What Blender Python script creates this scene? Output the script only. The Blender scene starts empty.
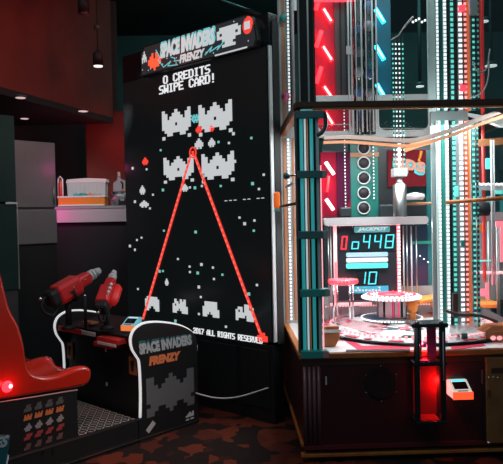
import bpy, bmesh, math, random
from math import sin, cos, radians, pi
from mathutils import Vector, Matrix
random.seed(7)
SC = bpy.context.scene
COL = SC.collection

# ------------------------------------------------------------------ camera
FPX, EYE = 640.0, 1.5
def basis(yaw, pitch, roll):
    y, p, r = radians(yaw), radians(pitch), radians(roll)
    f = Vector((sin(y)*cos(p), cos(y)*cos(p), -sin(p)))
    ri = Vector((cos(y), -sin(y), 0)); up = ri.cross(f)
    return ri*cos(r)-up*sin(r), up*cos(r)+ri*sin(r), f
CR, CU, CF = basis(1.8, 1.3, 1.15)
CO = Vector((0, 0, EYE))
cam = bpy.data.cameras.new('camera'); camo = bpy.data.objects.new('camera', cam); COL.objects.link(camo)
cam.sensor_fit = 'HORIZONTAL'; cam.sensor_width = 36; cam.lens = 36*FPX/503
m3 = Matrix((CR, CU, -CF)).transposed()
camo.matrix_world = Matrix.Translation(CO) @ m3.to_4x4()
SC.camera = camo

def ray(x, y): return CF + CR*((x-251.5)/FPX) + CU*((232-y)/FPX)
def P(x, y, Y):                      # point of the sight line at depth Y
    d = ray(x, y); return CO + d*(Y/d.y)
def PZ(x, y, z):                     # point of the sight line at height z
    d = ray(x, y); return CO + d*((z-EYE)/d.z)
def PL(M, x, y, ly):                 # sight line in the plane ly of a local frame -> (lx, z)
    I = M.inverted(); c = I @ CO; d = (I.to_3x3() @ ray(x, y)); q = c + d*((ly-c.y)/d.y); return q.x, q.z
def PS(M, x, y, lx):                 # sight line in the plane lx of a local frame -> (ly, z)
    I = M.inverted(); c = I @ CO; d = (I.to_3x3() @ ray(x, y)); q = c + d*((lx-c.x)/d.x); return q.y, q.z

# ------------------------------------------------------------------ materials
MATS = {}
def mat(name, col=(.5, .5, .5), rough=.5, metal=0., emit=None, es=0., spec=.5, coat=0.):
    if name in MATS: return MATS[name]
    m = bpy.data.materials.new(name); m.use_nodes = True
    b = m.node_tree.nodes['Principled BSDF']
    b.inputs['Base Color'].default_value = (*col, 1); b.inputs['Roughness'].default_value = rough
    b.inputs['Metallic'].default_value = metal; b.inputs['Specular IOR Level'].default_value = spec
    if coat: b.inputs['Coat Weight'].default_value = coat; b.inputs['Coat Roughness'].default_value = .08
    if emit:
        b.inputs['Emission Color'].default_value = (*emit, 1); b.inputs['Emission Strength'].default_value = es
    MATS[name] = m; return m
def noisy(name, c1, c2, scale, rough=.5, metal=0., detail=4., coat=0., lo=.4, hi=.6, bump=0.):
    m = mat(name, c1, rough, metal, coat=coat); nt = m.node_tree; b = nt.nodes['Principled BSDF']
    tc = nt.nodes.new('ShaderNodeTexCoord'); n = nt.nodes.new('ShaderNodeTexNoise'); r = nt.nodes.new('ShaderNodeValToRGB')
    n.inputs['Scale'].default_value = scale; n.inputs['Detail'].default_value = detail
    r.color_ramp.elements[0].position = lo; r.color_ramp.elements[1].position = hi
    r.color_ramp.elements[0].color = (*c1, 1); r.color_ramp.elements[1].color = (*c2, 1)
    nt.links.new(tc.outputs['Object'], n.inputs['Vector']); nt.links.new(n.outputs['Fac'], r.inputs['Fac']); nt.links.new(r.outputs['Color'], b.inputs['Base Color'])
    if bump:
        bp = nt.nodes.new('ShaderNodeBump'); bp.inputs['Strength'].default_value = bump; bp.inputs['Distance'].default_value = .01
        nt.links.new(n.outputs['Fac'], bp.inputs['Height']); nt.links.new(bp.outputs['Normal'], b.inputs['Normal'])
    return m
def glassmat(name, tint=(1, 1, 1), refl=1.0, rough=.02):
    m = bpy.data.materials.new(name); m.use_nodes = True; nt = m.node_tree; nt.nodes.clear()
    o = nt.nodes.new('ShaderNodeOutputMaterial'); t = nt.nodes.new('ShaderNodeBsdfTransparent'); g = nt.nodes.new('ShaderNodeBsdfGlossy')
    f = nt.nodes.new('ShaderNodeFresnel'); x = nt.nodes.new('ShaderNodeMixShader'); k = nt.nodes.new('ShaderNodeMath'); k.operation = 'MULTIPLY'
    f.inputs['IOR'].default_value = 1.45; k.inputs[1].default_value = refl; k.use_clamp = True
    t.inputs['Color'].default_value = (*tint, 1); g.inputs['Roughness'].default_value = rough
    nt.links.new(f.outputs[0], k.inputs[0]); nt.links.new(k.outputs[0], x.inputs[0]); nt.links.new(t.outputs[0], x.inputs[1]); nt.links.new(g.outputs[0], x.inputs[2])
    nt.links.new(x.outputs[0], o.inputs['Surface']); MATS[name] = m; return m

BLK = mat('black laminate', (.010, .0125, .014), .45)
BLK2 = mat('matt black', (.006, .0075, .0085), .7)
BLKG = mat('gloss black', (.008, .010, .012), .15)
DGRY = mat('dark grey', (.05, .055, .06), .5)
GRY = mat('grey paint', (.30, .32, .33), .45)
LGRY = mat('light grey plastic', (.55, .57, .58), .4)
WHT = mat('white plastic', (.8, .8, .8), .35)
CHR = mat('chrome', (.75, .77, .78), .12, 1.)
STEEL = mat('brushed steel', (.5, .52, .53), .3, 1.)
REDP = mat('red vinyl', (.50, .022, .010), .25, coat=.6)
REDG = mat('red gun plastic', (.72, .025, .028), .3, coat=.3)
REDD = mat('red deck plastic', (.5, .03, .03), .35)
MAR = mat('maroon laminate', (.048, .009, .011), .35)
MARP = mat('maroon post', (.16, .07, .08), .3)
ORG = noisy('orange wood trim', (.50, .17, .035), (.36, .10, .02), 9, .35, lo=.3, hi=.7)
BRN = mat('dark brown trim', (.06, .022, .010), .35)
PAN = noisy('orange brown door laminate', (.30, .125, .042), (.22, .085, .03), 5, .4)
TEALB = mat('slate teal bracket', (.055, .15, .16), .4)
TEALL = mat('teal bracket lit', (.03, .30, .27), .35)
TEALP = mat('teal rear panel', (.015, .16, .17), .3)
SCRW = mat('screen white', (.05, .05, .05), .6, emit=(.84, .87, .89), es=.66)
SCRT = mat('screen text white', (.05, .05, .05), .6, emit=(.95, .97, 1), es=.85)
SCRR = mat('screen red', (.05, .0, .0), .6, emit=(1, .06, .04), es=1.0)
SCRRL = mat('screen light red', (.05, .0, .0), .6, emit=(1, .22, .18), es=1.0)
SCRC = mat('screen cyan', (.0, .05, .05), .6, emit=(.2, .75, .8), es=.7)
SCRG = mat('screen green', (.0, .05, .05), .6, emit=(.25, .75, .65), es=.7)
LEDW = mat('white led', (.8, .8, .8), .4, emit=(.90, .97, 1), es=1.15)
LEDS = mat('white led edge', (.7, .7, .7), .4, emit=(.95, .97, 1), es=.52)
LEDR = mat('red led', (.5, .0, .0), .4, emit=(1, .03, .05), es=3.0)
LEDP = mat('pink led', (.6, .2, .2), .4, emit=(1, .12, .18), es=1.5)
LEDPW = mat('pink white led', (.7, .4, .4), .4, emit=(1, .36, .40), es=1.15)
LEDO = mat('orange led strip', (.6, .2, .05), .4, emit=(1, .16, .03), es=.55)
LEDC = mat('cyan led', (.1, .5, .5), .4, emit=(.10, .75, .85), es=1.2)
LEDT = mat('teal led', (.1, .5, .45), .4, emit=(.15, .70, .60), es=.9)
DIGC = mat('cyan digit', (.0, .1, .1), .4, emit=(.10, .80, .95), es=1.3)
DIGR = mat('red digit', (.1, .0, .0), .4, emit=(1, .03, .05), es=1.6)
TUBR = mat('red lamp tube', (.6, .1, .1), .4, emit=(1, .006, .010), es=11.)
TUBW = mat('pale lamp core', (.8, .7, .7), .4, emit=(1, .62, .58), es=3.)
TUBC = mat('cyan lamp tube', (.1, .5, .6), .4, emit=(.01, .55, .75), es=6.)
TUBCW = mat('pale cyan lamp core', (.7, .9, .9), .4, emit=(.45, .92, 1), es=2.)
SGLASS = glassmat('side glass', (.97, .985, .985), .12)
GLASS = glassmat('window glass', (.97, .985, .985), 1.0)
ACRY = glassmat('clear acrylic', (.92, .95, .96), 1.2, .06)

# ------------------------------------------------------------------ mesh builder (authored in world space)
class MB:
    def __init__(s, M=None): s.v = []; s.f = []; s.fm = []; s.M = M or Matrix(); s.mats = []; s.k = 0; s.smooth = []
    def mat(s, m):
        if m not in s.mats: s.mats.append(m)
        s.k = s.mats.index(m); return s
    def add(s, vs, fs, smooth=False, M=None):
        o = len(s.v); T = s.M @ M if M else s.M
        s.v += [T @ Vector(v) for v in vs]
        for f in fs: s.f.append([o+i for i in f]); s.fm.append(s.k); s.smooth.append(smooth)
        return s
    def box(s, a, b, M=None):
        (x0, y0, z0), (x1, y1, z1) = [tuple(map(min, a, b)), tuple(map(max, a, b))]
        return s.add([(x0, y0, z0), (x1, y0, z0), (x1, y1, z0), (x0, y1, z0), (x0, y0, z1), (x1, y0, z1), (x1, y1, z1), (x0, y1, z1)],
                     [(0, 3, 2, 1), (4, 5, 6, 7), (0, 1, 5, 4), (1, 2, 6, 5), (2, 3, 7, 6), (3, 0, 4, 7)], M=M)
    def prism(s, pts, a, b, axis='y', M=None):   # outline pts (2D) swept along an axis from a to b
        n = len(pts)
        def w(p, t): return {'y': (p[0], t, p[1]), 'x': (t, p[0], p[1]), 'z': (p[0], p[1], t)}[axis]
        vs = [w(p, a) for p in pts] + [w(p, b) for p in pts]
        fs = [tuple(range(n))[::-1], tuple(range(n, 2*n))] + [(i, (i+1) % n, n+(i+1) % n, n+i) for i in range(n)]
        return s.add(vs, fs, M=M)
    def tube(s, path, r, n=8, closed=False, M=None, flat=1.0):
        path = [Vector(p) for p in path]; L = len(path); vs = []; fs = []; ref = None
        rr = r if isinstance(r, (list, tuple)) else [r]*L
        for i, p in enumerate(path):
            if closed: t = path[(i+1) % L]-path[i-1]
            else: t = path[min(i+1, L-1)]-path[max(i-1, 0)]
            t.normalize()
            if ref is None: ref = Vector((0, 0, 1)) if abs(t.z) < .9 else Vector((1, 0, 0))
            a = t.cross(ref)
            if a.length < 1e-5: a = t.orthogonal()
            a.normalize(); b = a.cross(t).normalized(); ref = b
            for k in range(n): vs.append(p + a*rr[i]*cos(2*pi*k/n) + b*rr[i]*flat*sin(2*pi*k/n))
        for i in range(L if closed else L-1):
            j = (i+1) % L
            for k in range(n): fs.append((i*n+k, i*n+(k+1) % n, j*n+(k+1) % n, j*n+k))
        if not closed: fs += [tuple(range(n))[::-1], tuple(range((L-1)*n, L*n))]
        return s.add(vs, fs, True, M)
    def lathe(s, prof, c=(0, 0, 0), n=32, M=None, caps=True, smooth=True):   # prof: (radius, z)
        vs = []; fs = []; L = len(prof)
        for (r, z) in prof:
            for k in range(n): vs.append((c[0]+r*cos(2*pi*k/n), c[1]+r*sin(2*pi*k/n), c[2]+z))
        for i in range(L-1):
            for k in range(n): fs.append((i*n+k, i*n+(k+1) % n, (i+1)*n+(k+1) % n, (i+1)*n+k))
        if caps: fs += [tuple(range(n))[::-1], tuple(range((L-1)*n, L*n))]
        return s.add(vs, fs, smooth, M)
    def cyl(s, p0, p1, r, n=16, r1=None, M=None):
        p0, p1 = Vector(p0), Vector(p1); d = p1-p0
        Q = Matrix.Translation(p0) @ d.to_track_quat('Z', 'Y').to_matrix().to_4x4()
        r1 = r if r1 is None else r1
        o = len(s.v); s.lathe([(r, 0), (r1, d.length)], n=n, M=(M @ Q if M else Q)); return s
    def ball(s, c, r, n=16, sq=(1, 1, 1), M=None):
        prof = [(max(r*sin(pi*i/10), 1e-4), -r*cos(pi*i/10)) for i in range(11)]
        Q = Matrix.Translation(Vector(c)) @ Matrix.Diagonal((*sq, 1))
        return s.lathe(prof, n=n, M=(M @ Q if M else Q))
    def build(s, name, parent=None, bevel=0, seg=2):
        me = bpy.data.meshes.new(name); me.from_pydata([tuple(v) for v in s.v], [], s.f)
        for m in s.mats: me.materials.append(m)
        me.polygons.foreach_set('material_index', s.fm); me.polygons.foreach_set('use_smooth', s.smooth)
        b = bmesh.new(); b.from_mesh(me); bmesh.ops.recalc_face_normals(b, faces=b.faces)
        b.to_mesh(me); b.free(); me.update()
        o = bpy.data.objects.new(name, me); COL.objects.link(o)
        root = parent
        if parent:
            while root.parent: root = root.parent
            o.parent = parent; me.transform(WM[root].inverted())
        else: WM[o] = Matrix()
        if bevel:
            bv = o.modifiers.new('bevel', 'BEVEL'); bv.width = bevel; bv.segments = seg; bv.limit_method = 'ANGLE'; bv.angle_limit = radians(40)
        return o
WM = {}
def thing(name, label, cat, M=Matrix(), group=None):
    o = bpy.data.objects.new(name, None); COL.objects.link(o); o.matrix_world = M; o.empty_display_size = .1
    WM[o] = M.copy(); return tag(o, label, cat, group)
def tag(o, label, cat, group=None):
    o['label'] = label; o['category'] = cat
    if group: o['group'] = group
    return o
def struct(o): o['kind'] = 'structure'; return o
def base_origin(o):                  # put a one-mesh thing's origin at the foot of its mesh
    me = o.data; xs = [v.co for v in me.vertices]
    c = Vector((sum(v.x for v in xs)/len(xs), sum(v.y for v in xs)/len(xs), min(v.z for v in xs)))
    me.transform(Matrix.Translation(-c)); o.location = c; return o

# ------------------------------------------------------------------ lettering
FONT = {'0': '01110 10001 10001 10001 10001 10001 01110', '1': '00100 01100 00100 00100 00100 00100 01110', '2': '01110 10001 00001 00110 01000 10000 11111',
 '7': '11111 00001 00010 00100 00100 01000 01000', 'C': '01110 10001 10000 10000 10000 10001 01110', 'R': '11110 10001 10001 11110 10100 10010 10001',
 'E': '11111 10000 10000 11110 10000 10000 11111', 'D': '11110 10001 10001 10001 10001 10001 11110', 'I': '01110 00100 00100 00100 00100 00100 01110',
 'T': '11111 00100 00100 00100 00100 00100 00100', 'S': '01111 10000 10000 01110 00001 00001 11110', 'W': '10001 10001 10001 10101 10101 11011 10001',
 'P': '11110 10001 10001 11110 10000 10000 10000', 'A': '00100 01010 10001 10001 11111 10001 10001', '!': '00100 00100 00100 00100 00100 00000 00100',
 'L': '10000 10000 10000 10000 10000 10000 11111', 'G': '01111 10000 10000 10011 10001 10001 01111', 'H': '10001 10001 10001 11111 10001 10001 10001',
 'V': '10001 10001 10001 10001 10001 01010 00100', '.': '00000 00000 00000 00000 00000 01100 01100', ' ': '00000 '*7}
def cells(mb, rows, x0, z0, x1, z1, y0, y1, skew=0., axis='y', fat=0.):   # pixel pattern of 1s/#s in a rectangle
    R_, C_ = len(rows), len(rows[0]); w = (x1-x0)/C_; h = (z1-z0)/R_
    for r, row in enumerate(rows):
        c = 0
        while c < C_:
            if row[c] in '1#':
                e = c
                while e+1 < C_ and row[e+1] in '1#': e += 1
                zb = z1-(r+1)*h; a, b = x0+c*w-fat*w, x0+(e+1)*w+fat*w
                pts = [(a+skew*(zb-z0), zb), (b+skew*(zb-z0), zb), (b+skew*(zb+h-z0), zb+h), (a+skew*(zb+h-z0), zb+h)]
                mb.prism(pts, y0, y1, axis); c = e
            c += 1
def pixtext(mb, txt, x0, z0, x1, z1, y0, y1):
    rows = ['']*7
    for ch in txt:
        g = FONT[ch].split()
        if not g: g = ['00000']*7
        for r in range(7): rows[r] += g[r]+'0'
    cells(mb, [r[:-1] for r in rows], x0, z0, x1, z1, y0, y1, fat=.16)
def fonttext(mb, txt, quad, depth, shear=0., bold=0.0):
    """letters as solid mesh squeezed into the quad (bottom-left, bottom-right, top-left), raised along the quad's normal"""
    cu = bpy.data.curves.new('t', 'FONT'); cu.body = txt; cu.size = 1; cu.extrude = .5; cu.shear = shear; cu.offset = bold; cu.resolution_u = 3
    o = bpy.data.objects.new('t', cu); COL.objects.link(o); dg = bpy.context.evaluated_depsgraph_get(); dg.update()
    me = bpy.data.meshes.new_from_object(o.evaluated_get(dg)); vs = [v.co.copy() for v in me.vertices]; fs = [tuple(p.vertices) for p in me.polygons]
    bpy.data.objects.remove(o); bpy.data.curves.remove(cu); bpy.data.meshes.remove(me)
    xs = [v.x for v in vs]; ys = [v.y for v in vs]; x0, x1, y0, y1 = min(xs), max(xs), min(ys), max(ys)
    bl, br, tl = [Vector(q) for q in quad]; ex, ey = br-bl, tl-bl; n = ex.cross(ey).normalized()
    mb.add([bl + ex*((v.x-x0)/(x1-x0)) + ey*((v.y-y0)/(y1-y0)) + n*(v.z+.5)*depth for v in vs], fs)

# ================================================================== SETTING
FLOOR_Z = 0.0
fm = mat('carpet', (.01, .01, .01), .85, spec=.15); nt = fm.node_tree; bs = nt.nodes['Principled BSDF']
tc = nt.nodes.new('ShaderNodeTexCoord'); nz = nt.nodes.new('ShaderNodeTexNoise'); nz.inputs['Scale'].default_value = 3.2; nz.inputs['Detail'].default_value = 2
mx = nt.nodes.new('ShaderNodeMixRGB'); mx.inputs['Fac'].default_value = .03
vo = nt.nodes.new('ShaderNodeTexVoronoi'); vo.feature = 'F1'; vo.distance = 'MANHATTAN'; vo.inputs['Scale'].default_value = 8.5
sp_ = nt.nodes.new('ShaderNodeSeparateColor')
r1 = nt.nodes.new('ShaderNodeValToRGB'); r1.color_ramp.interpolation = 'CONSTANT'; e = r1.color_ramp.elements; e[0].position = 0; e[0].color = (.014, .008, .007, 1); e[1].position = .42; e[1].color = (.075, .015, .009, 1)
e2 = r1.color_ramp.elements.new(.62); e2.color = (.03, .010, .008, 1); e3 = r1.color_ramp.elements.new(.76); e3.color = (.11, .022, .011, 1)
nt.links.new(vo.outputs['Color'], sp_.inputs[0])
n2 = nt.nodes.new('ShaderNodeTexNoise'); n2.inputs['Scale'].default_value = 260; n2.inputs['Detail'].default_value = 1
bp = nt.nodes.new('ShaderNodeBump'); bp.inputs['Strength'].default_value = .5; bp.inputs['Distance'].default_value = .005
nt.links.new(tc.outputs['Object'], nz.inputs['Vector']); nt.links.new(tc.outputs['Object'], mx.inputs['Color1']); nt.links.new(nz.outputs['Color'], mx.inputs['Color2'])
nt.links.new(mx.outputs[0], vo.inputs['Vector']); nt.links.new(sp_.outputs[0], r1.inputs['Fac']); nt.links.new(r1.outputs['Color'], bs.inputs['Base Color'])
nt.links.new(tc.outputs['Object'], n2.inputs['Vector']); nt.links.new(n2.outputs['Fac'], bp.inputs['Height']); nt.links.new(bp.outputs['Normal'], bs.inputs['Normal'])
struct(MB().mat(fm).box((-4, .2, -.1), (6, 10, 0)).build('floor'))
CEIL = noisy('dark painted ceiling', (.020, .036, .036), (.030, .05, .05), 1.5, .8)
struct(MB().mat(CEIL).box((-4, .2, 4.2), (6, 10, 4.3)).build('ceiling'))
WBK = noisy('dark teal wall', (.05, .085, .085), (.07, .12, .12), 1.2, .8)
struct(MB().mat(WBK).box((-4.1, 9.5, 0), (6.1, 9.6, 4.2)).build('wall_back'))
struct(MB().mat(mat('dark wall', (.012, .012, .013), .8)).box((-4.1, .2, 0), (-4, 9.5, 4.2)).build('wall_left'))
REDW = noisy('red painted wall', (.18, .026, .018), (.14, .019, .014), 2.5, .75)
# red bulkhead over the dark recess: a slab whose right face runs away from the viewer
a, b = PZ(0, 89, 2.6), PZ(113, 119.5, 2.6); dirb = (b-a).normalized(); a2 = a - dirb*3.0
nb = Vector((dirb.y, -dirb.x, 0))
def slab(mb, p, q, z0, z1, th):
    off = Vector((-nb.x, -nb.y, 0))*th
    vs = [Vector((p.x, p.y, z0)), Vector((q.x, q.y, z0)), Vector((q.x, q.y, z0))+off, Vector((p.x, p.y, z0))+off]
    mb.add(vs+[v+Vector((0, 0, z1-z0)) for v in vs], [(0, 3, 2, 1), (4, 5, 6, 7), (0, 1, 5, 4), (1, 2, 6, 5), (2, 3, 7, 6), (3, 0, 4, 7)])
mb = MB().mat(REDW); slab(mb, a2, b, 2.62, 4.2, .12); struct(mb.build('wall_bulkhead'))
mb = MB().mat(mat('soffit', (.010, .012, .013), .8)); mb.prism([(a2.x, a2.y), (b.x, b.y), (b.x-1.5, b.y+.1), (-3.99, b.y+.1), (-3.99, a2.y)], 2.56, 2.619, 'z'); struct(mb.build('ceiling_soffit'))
# red wall column right of the recess and the dark recess behind
q0, q1 = P(85.5, 122, 7.12), P(126.5, 122, 7.12)
struct(MB().mat(REDW).box((q0.x, 7.12, 0), (q1.x+.12, 7.3, 2.70)).build('wall_red'))
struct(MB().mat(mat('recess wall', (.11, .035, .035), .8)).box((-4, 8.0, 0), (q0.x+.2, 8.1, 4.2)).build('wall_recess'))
k0, k1 = P(16, 123, 7.2), P(85, 123, 7.2)
struct(MB().mat(REDW).box((-3.9, 7.15, k0.z-.02), (k1.x, 7.2, k0.z+.02)).build('trim_1'))
# grey lighting rail under the ceiling behind the screen
mb = MB().mat(DGRY); mb.cyl(P(219, 0, 6.6), P(262, 15.5, 6.0), .018); tag(mb.build('lighting_rail'), 'thin grey rail slanting under the dark ceiling behind the screen tower', 'rail')
mb = MB().mat(TEALB); mb.cyl(P(262, 121, 7.5), P(330, 119, 7.5), .05); mb.mat(GRY).cyl(P(262, 113, 7.45), P(330, 111, 7.45), .03)
tag(mb.build('wall_rail'), 'grey and teal horizontal rail behind the gap between screen and machine', 'rail')

# lamps
def pendant(cx, top, bot, hw, Y, label, cordtop):
    c = P(cx, (top+bot)/2, Y); r = hw*Y/FPX; zt, zb = P(cx, top, Y).z, P(cx, bot, Y).z
    t = thing('pendant_lamp', label, 'lamp', Matrix.Translation((c.x, c.y, zb)), 'black pendant lamps')
    MB().mat(BLK2).lathe([(r*.92, zb+.015), (r, zb), (r, zt-.01), (r*.8, zt), (.02, zt+.02)], (c.x, c.y, 0), 24).build('lamp_shade', t)
    MB().mat(mat('pendant bulb glow', (.8, .8, .8), .5, emit=(1, .93, .9), es=1.1)).lathe([(r*.86, zb-.006), (r*.9, zb+.012)], (c.x, c.y, 0), 24).build('diffuser', t)
    MB().mat(BLK2).cyl((c.x, c.y, zt), (c.x, c.y, 4.19), .006).build('cord', t)
    z2 = P(cx, cordtop, Y).z
    MB().mat(DGRY).lathe([(.03, z2), (.03, z2+.03)], (c.x, c.y, 0), 12).build('cord_grip', t)
    return t
pendant(98, 53, 66, 5, 5.6, 'black cylinder pendant lamp with lit white bottom before the red wall', 29)
pendant(83.5, -2, 13.5, 5.5, 5.4, 'black pendant lamp cut by the top of the picture, unlit looking', -8)
# the second pendant's diffuser looks dark from here: swap it for an unlit one
for o in list(bpy.data.objects):
    if o.name.startswith('diffuser') and o.parent and 'unlit' in o.parent['label']: o.data.materials[0] = mat('unlit diffuser', (.10, .07, .07), .5)
RLG = mat('recessed lamp lens', (.8, .7, .7), .5, emit=(1, .70, .68), es=.62)
for (x, y, r, lb) in ((20.5, 97, .042, 'recessed ceiling lamp in the soffit, the one at its near left end'), (83, 110.5, .045, 'recessed ceiling lamp in the soffit close to the red bulkhead corner'), (24.5, 118, .04, 'small recessed ceiling lamp deeper in the soffit above the grey cabinet')):
    c = PZ(x, y, 2.555); t = thing('recessed_lamp', lb, 'lamp', Matrix.Translation(c), 'recessed lamps in the dark soffit')
    MB().mat(DGRY).lathe([(r*1.15, -.006), (r*1.25, .012)], c, 20).build('lamp_ring', t)
    MB().mat(RLG).lathe([(r*.95, -.010), (r, -.005)], c, 20).build('lens', t)

# ---- left background furniture
CABM = noisy('grey steel', (.15, .165, .17), (.21, .225, .23), 2.0, .4, .2, lo=.3, hi=.7)
RV = Matrix.Rotation(radians(45.6), 4, 'Z')        # x runs along the room's slanting wall line, y away from the hall
cz = P(57, 210, 6.0); KM = Matrix.Translation((cz.x, 6.0, 0)) @ RV
zt, zs, zb = P(55, 142.5, 6).z, P(57, 208.5, 6).z, P(57, 243, 6).z
t = thing('steel_cabinet', 'tall grey steel cabinet with two doors standing left of the counter', 'cabinet', KM); w_ = .425
MB(KM).mat(CABM).box((-w_, .03, zb), (0, .45, zt)).build('body', t, .01)
MB(KM).mat(CABM).box((-w_+.003, .0, zs+.010), (-.003, .028, zt-.005)).build('door', t, .006)
MB(KM).mat(CABM).box((-w_+.003, .0, zb), (-.003, .028, zs-.010)).build('door', t, .006)
MB(KM).mat(BLK2).box((-w_, .02, 0), (0, .45, zb-.002)).build('plinth', t)
MB(KM).mat(STEEL).cyl((-.035, -.012, zs+.04), (-.035, -.012, zs+.2), .006).build('handle', t)
GRN = noisy('dark green laminate', (.004, .042, .034), (.003, .030, .025), 2, .8)
cz = P(16.5, 203, 5.4); GM = Matrix.Translation((cz.x, 5.4, 0)) @ RV
t = thing('green_cabinet', 'dark green tall cabinet with a seam at its middle, behind the red seat', 'cabinet', GM)
zt, zs, zb = P(14.5, 116, 5.4).z, P(16, 203, 5.4).z, P(20, 289, 5.4).z
MB(GM).mat(GRN).box((-.8, .03, zb), (0, .22, zt)).build('body', t)
MB(GM).mat(GRN).box((-.8, .0, zs+.008), (0, .029, zt)).build('door', t, .004)
MB(GM).mat(GRN).box((-.8, .0, zb), (0, .029, zs-.008)).build('door', t, .004)
MB(GM).mat(STEEL).box((-.10, -.012, zs-.010), (.004, -.001, zs+.007)).build('handle', t)
MB(GM).mat(DGRY).box((-.8, .02, 0), (.0, .22, zb-.002)).build('plinth', t)
MB(GM).mat(STEEL).box((.001, .0, zb), (.010, .02, zs)).build('edge_strip', t)

# ---- counter with goods
YC = 6.7
cl, cr = P(56, 214, YC).x, P(128.5, 214, YC).x; ct, cb = P(92, 206, YC).z, P(92, 222, YC).z
t = thing('service_counter', 'high service counter with a pale glowing front panel left of the screen tower', 'counter', Matrix.Translation(((cl+cr)/2, YC+.3, 0)))
MB().mat(GRY).box((cl-.3, YC-.01, ct-.025), (cr, 7.10, ct)).build('worktop', t)
fpm = mat('frosted counter front', (.45, .43, .44), .4)
MB().mat(fpm).box((cl-.3, YC, cb), (cr, YC+.04, ct-.026)).build('front_panel', t)
MB().mat(BLK2).box((cl-.3, YC+.05, 0), (cr, 7.10, ct-.026)).build('body', t)
x = P(125.5, 214, YC).x
MB().mat(LGRY).box((x, YC-.012, cb), (cr, YC-.001, ct-.026)).build('end_strip', t)
for i, (y, m) in enumerate(((209, SCRRL), (213, SCRG), (218, SCRG))):
    z = P(127, y, YC).z; MB().mat(mat('sticker tone %d' % i, [(.6, .2, .2), (.1, .5, .4), (.2, .55, .45)][i], .5)).box((x+.005, YC-.015, z-.02), (cr-.003, YC-.0125, z+.02)).build('sticker', t)
def prx(xa, ya, xb, yb, Y): A, B = P(xa, ya, Y), P(xb, yb, Y); return A.x, min(A.z, B.z), B.x, max(A.z, B.z)
z0 = ct
# orange tray
xa, _, xb, zt = prx(57, 195.5, 104, 205, YC)
ORB = mat('orange plastic', (.80, .26, .03), .4)
t = thing('orange_tray', 'long orange crate with white top edge lying on the counter', 'crate', Matrix.Translation(((xa+xb)/2, YC+.1, z0)))
MB().mat(ORB).box((xa, YC+.03, z0), (xb, YC+.2, zt-.025)).build('body', t, .008)
MB().mat(WHT).box((xa-.008, YC+.022, zt-.025), (xb+.008, YC+.205, zt-.008)).build('rim', t, .004)
MB().mat(WHT).box((xa, YC+.024, z0+.006), (xb, YC+.031, z0+.018)).build('stripe', t)
for i, (px, c) in enumerate(((76, (.05, .4, .38)), (83, (.04, .35, .32)), (90, (.6, .25, .12)), (97, (.5, .5, .5)))):   # packets lying on the crate
    c_ = P(px, 193.5, YC+.1); m = mat('packet %d' % i, c, .4)
    b = MB(Matrix.Translation((c_.x, YC+.10, zt-.007)) @ Matrix.Rotation(.25*(-1)**i, 4, 'Z')); b.mat(m).prism([(-.030, 0), (.030, 0), (.026, .022), (.0, .034), (-.026, .020)], -.05, .05)
    lb = ['teal packet lying at the left on the orange crate', 'second teal packet lying on the orange crate', 'orange brown packet lying on the orange crate', 'grey packet lying at the right end of the orange crate'][i]
    tag(base_origin(b.build('snack_packet', None, .004)), lb, 'packet', 'packets on the orange crate')
# white lidded bin
xa, zb_, xb, zt = prx(66.5, 178.5, 106.5, 195, YC+.25)
bt = ct
t = thing('storage_bin', 'white translucent storage bin with a lid behind the orange crate', 'box', Matrix.Translation(((xa+xb)/2, YC+.3, bt)))
BINM = mat('bin plastic', (.62, .66, .67), .35)
b = MB().mat(BINM)
q0_, q1_, w_ = YC+.23, YC+.38, .006
b.prism([(xa+.02, bt), (xb-.02, bt), (xb-.005, zt-.05), (xa+.005, zt-.05)], q0_, q0_+w_); b.prism([(xa+.02, bt), (xb-.02, bt), (xb-.005, zt-.05), (xa+.005, zt-.05)], q1_-w_, q1_)
b.box((xa+.012, q0_+w_, bt), (xa+.018, q1_-w_, zt-.05)); b.box((xb-.018, q0_+w_, bt), (xb-.012, q1_-w_, zt-.05)); b.box((xa+.018, q0_+w_, bt), (xb-.018, q1_-w_, bt+w_)); b.build('body', t)
for i in range(9):
    xx = xa+.03+i*(xb-xa-.06)/8; MB().mat(BINM).box((xx-.005, q0_-.004, bt+.02), (xx+.005, q0_-.0003, zt-.06)).build('rib', t)
b = MB().mat(WHT); b.prism([(xa-.006, zt-.0495), (xb+.01, zt-.0495), (xb+.005, zt-.012), ((xa+xb)/2, zt), (xa+.008, zt-.012)], q0_-.006, q1_+.006); b.build('lid', t, .006)
# framed red bottle stand
xa, zb_, xb, zt = prx(58, 176.5, 62.8, 195.5, YC+.24)
t = thing('bottle_stand', 'white arched stand with a red drink bottle at the left end of the counter', 'stand', Matrix.Translation(((xa+xb)/2, YC+.24, ct)))
MB().mat(WHT).tube([(xa, YC+.24, ct), (xa, YC+.24, zt-.03), ((xa+xb)/2, YC+.24, zt), (xb, YC+.24, zt-.03), (xb, YC+.24, ct)], .008).build('frame', t)
MB().mat(mat('red bottle', (.6, .05, .04), .3)).lathe([(.022, ct), (.022, zt-.075), (.010, zt-.05), (.010, zt-.03)], ((xa+xb)/2, YC+.24, 0), 16).build('bottle', t)
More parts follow.
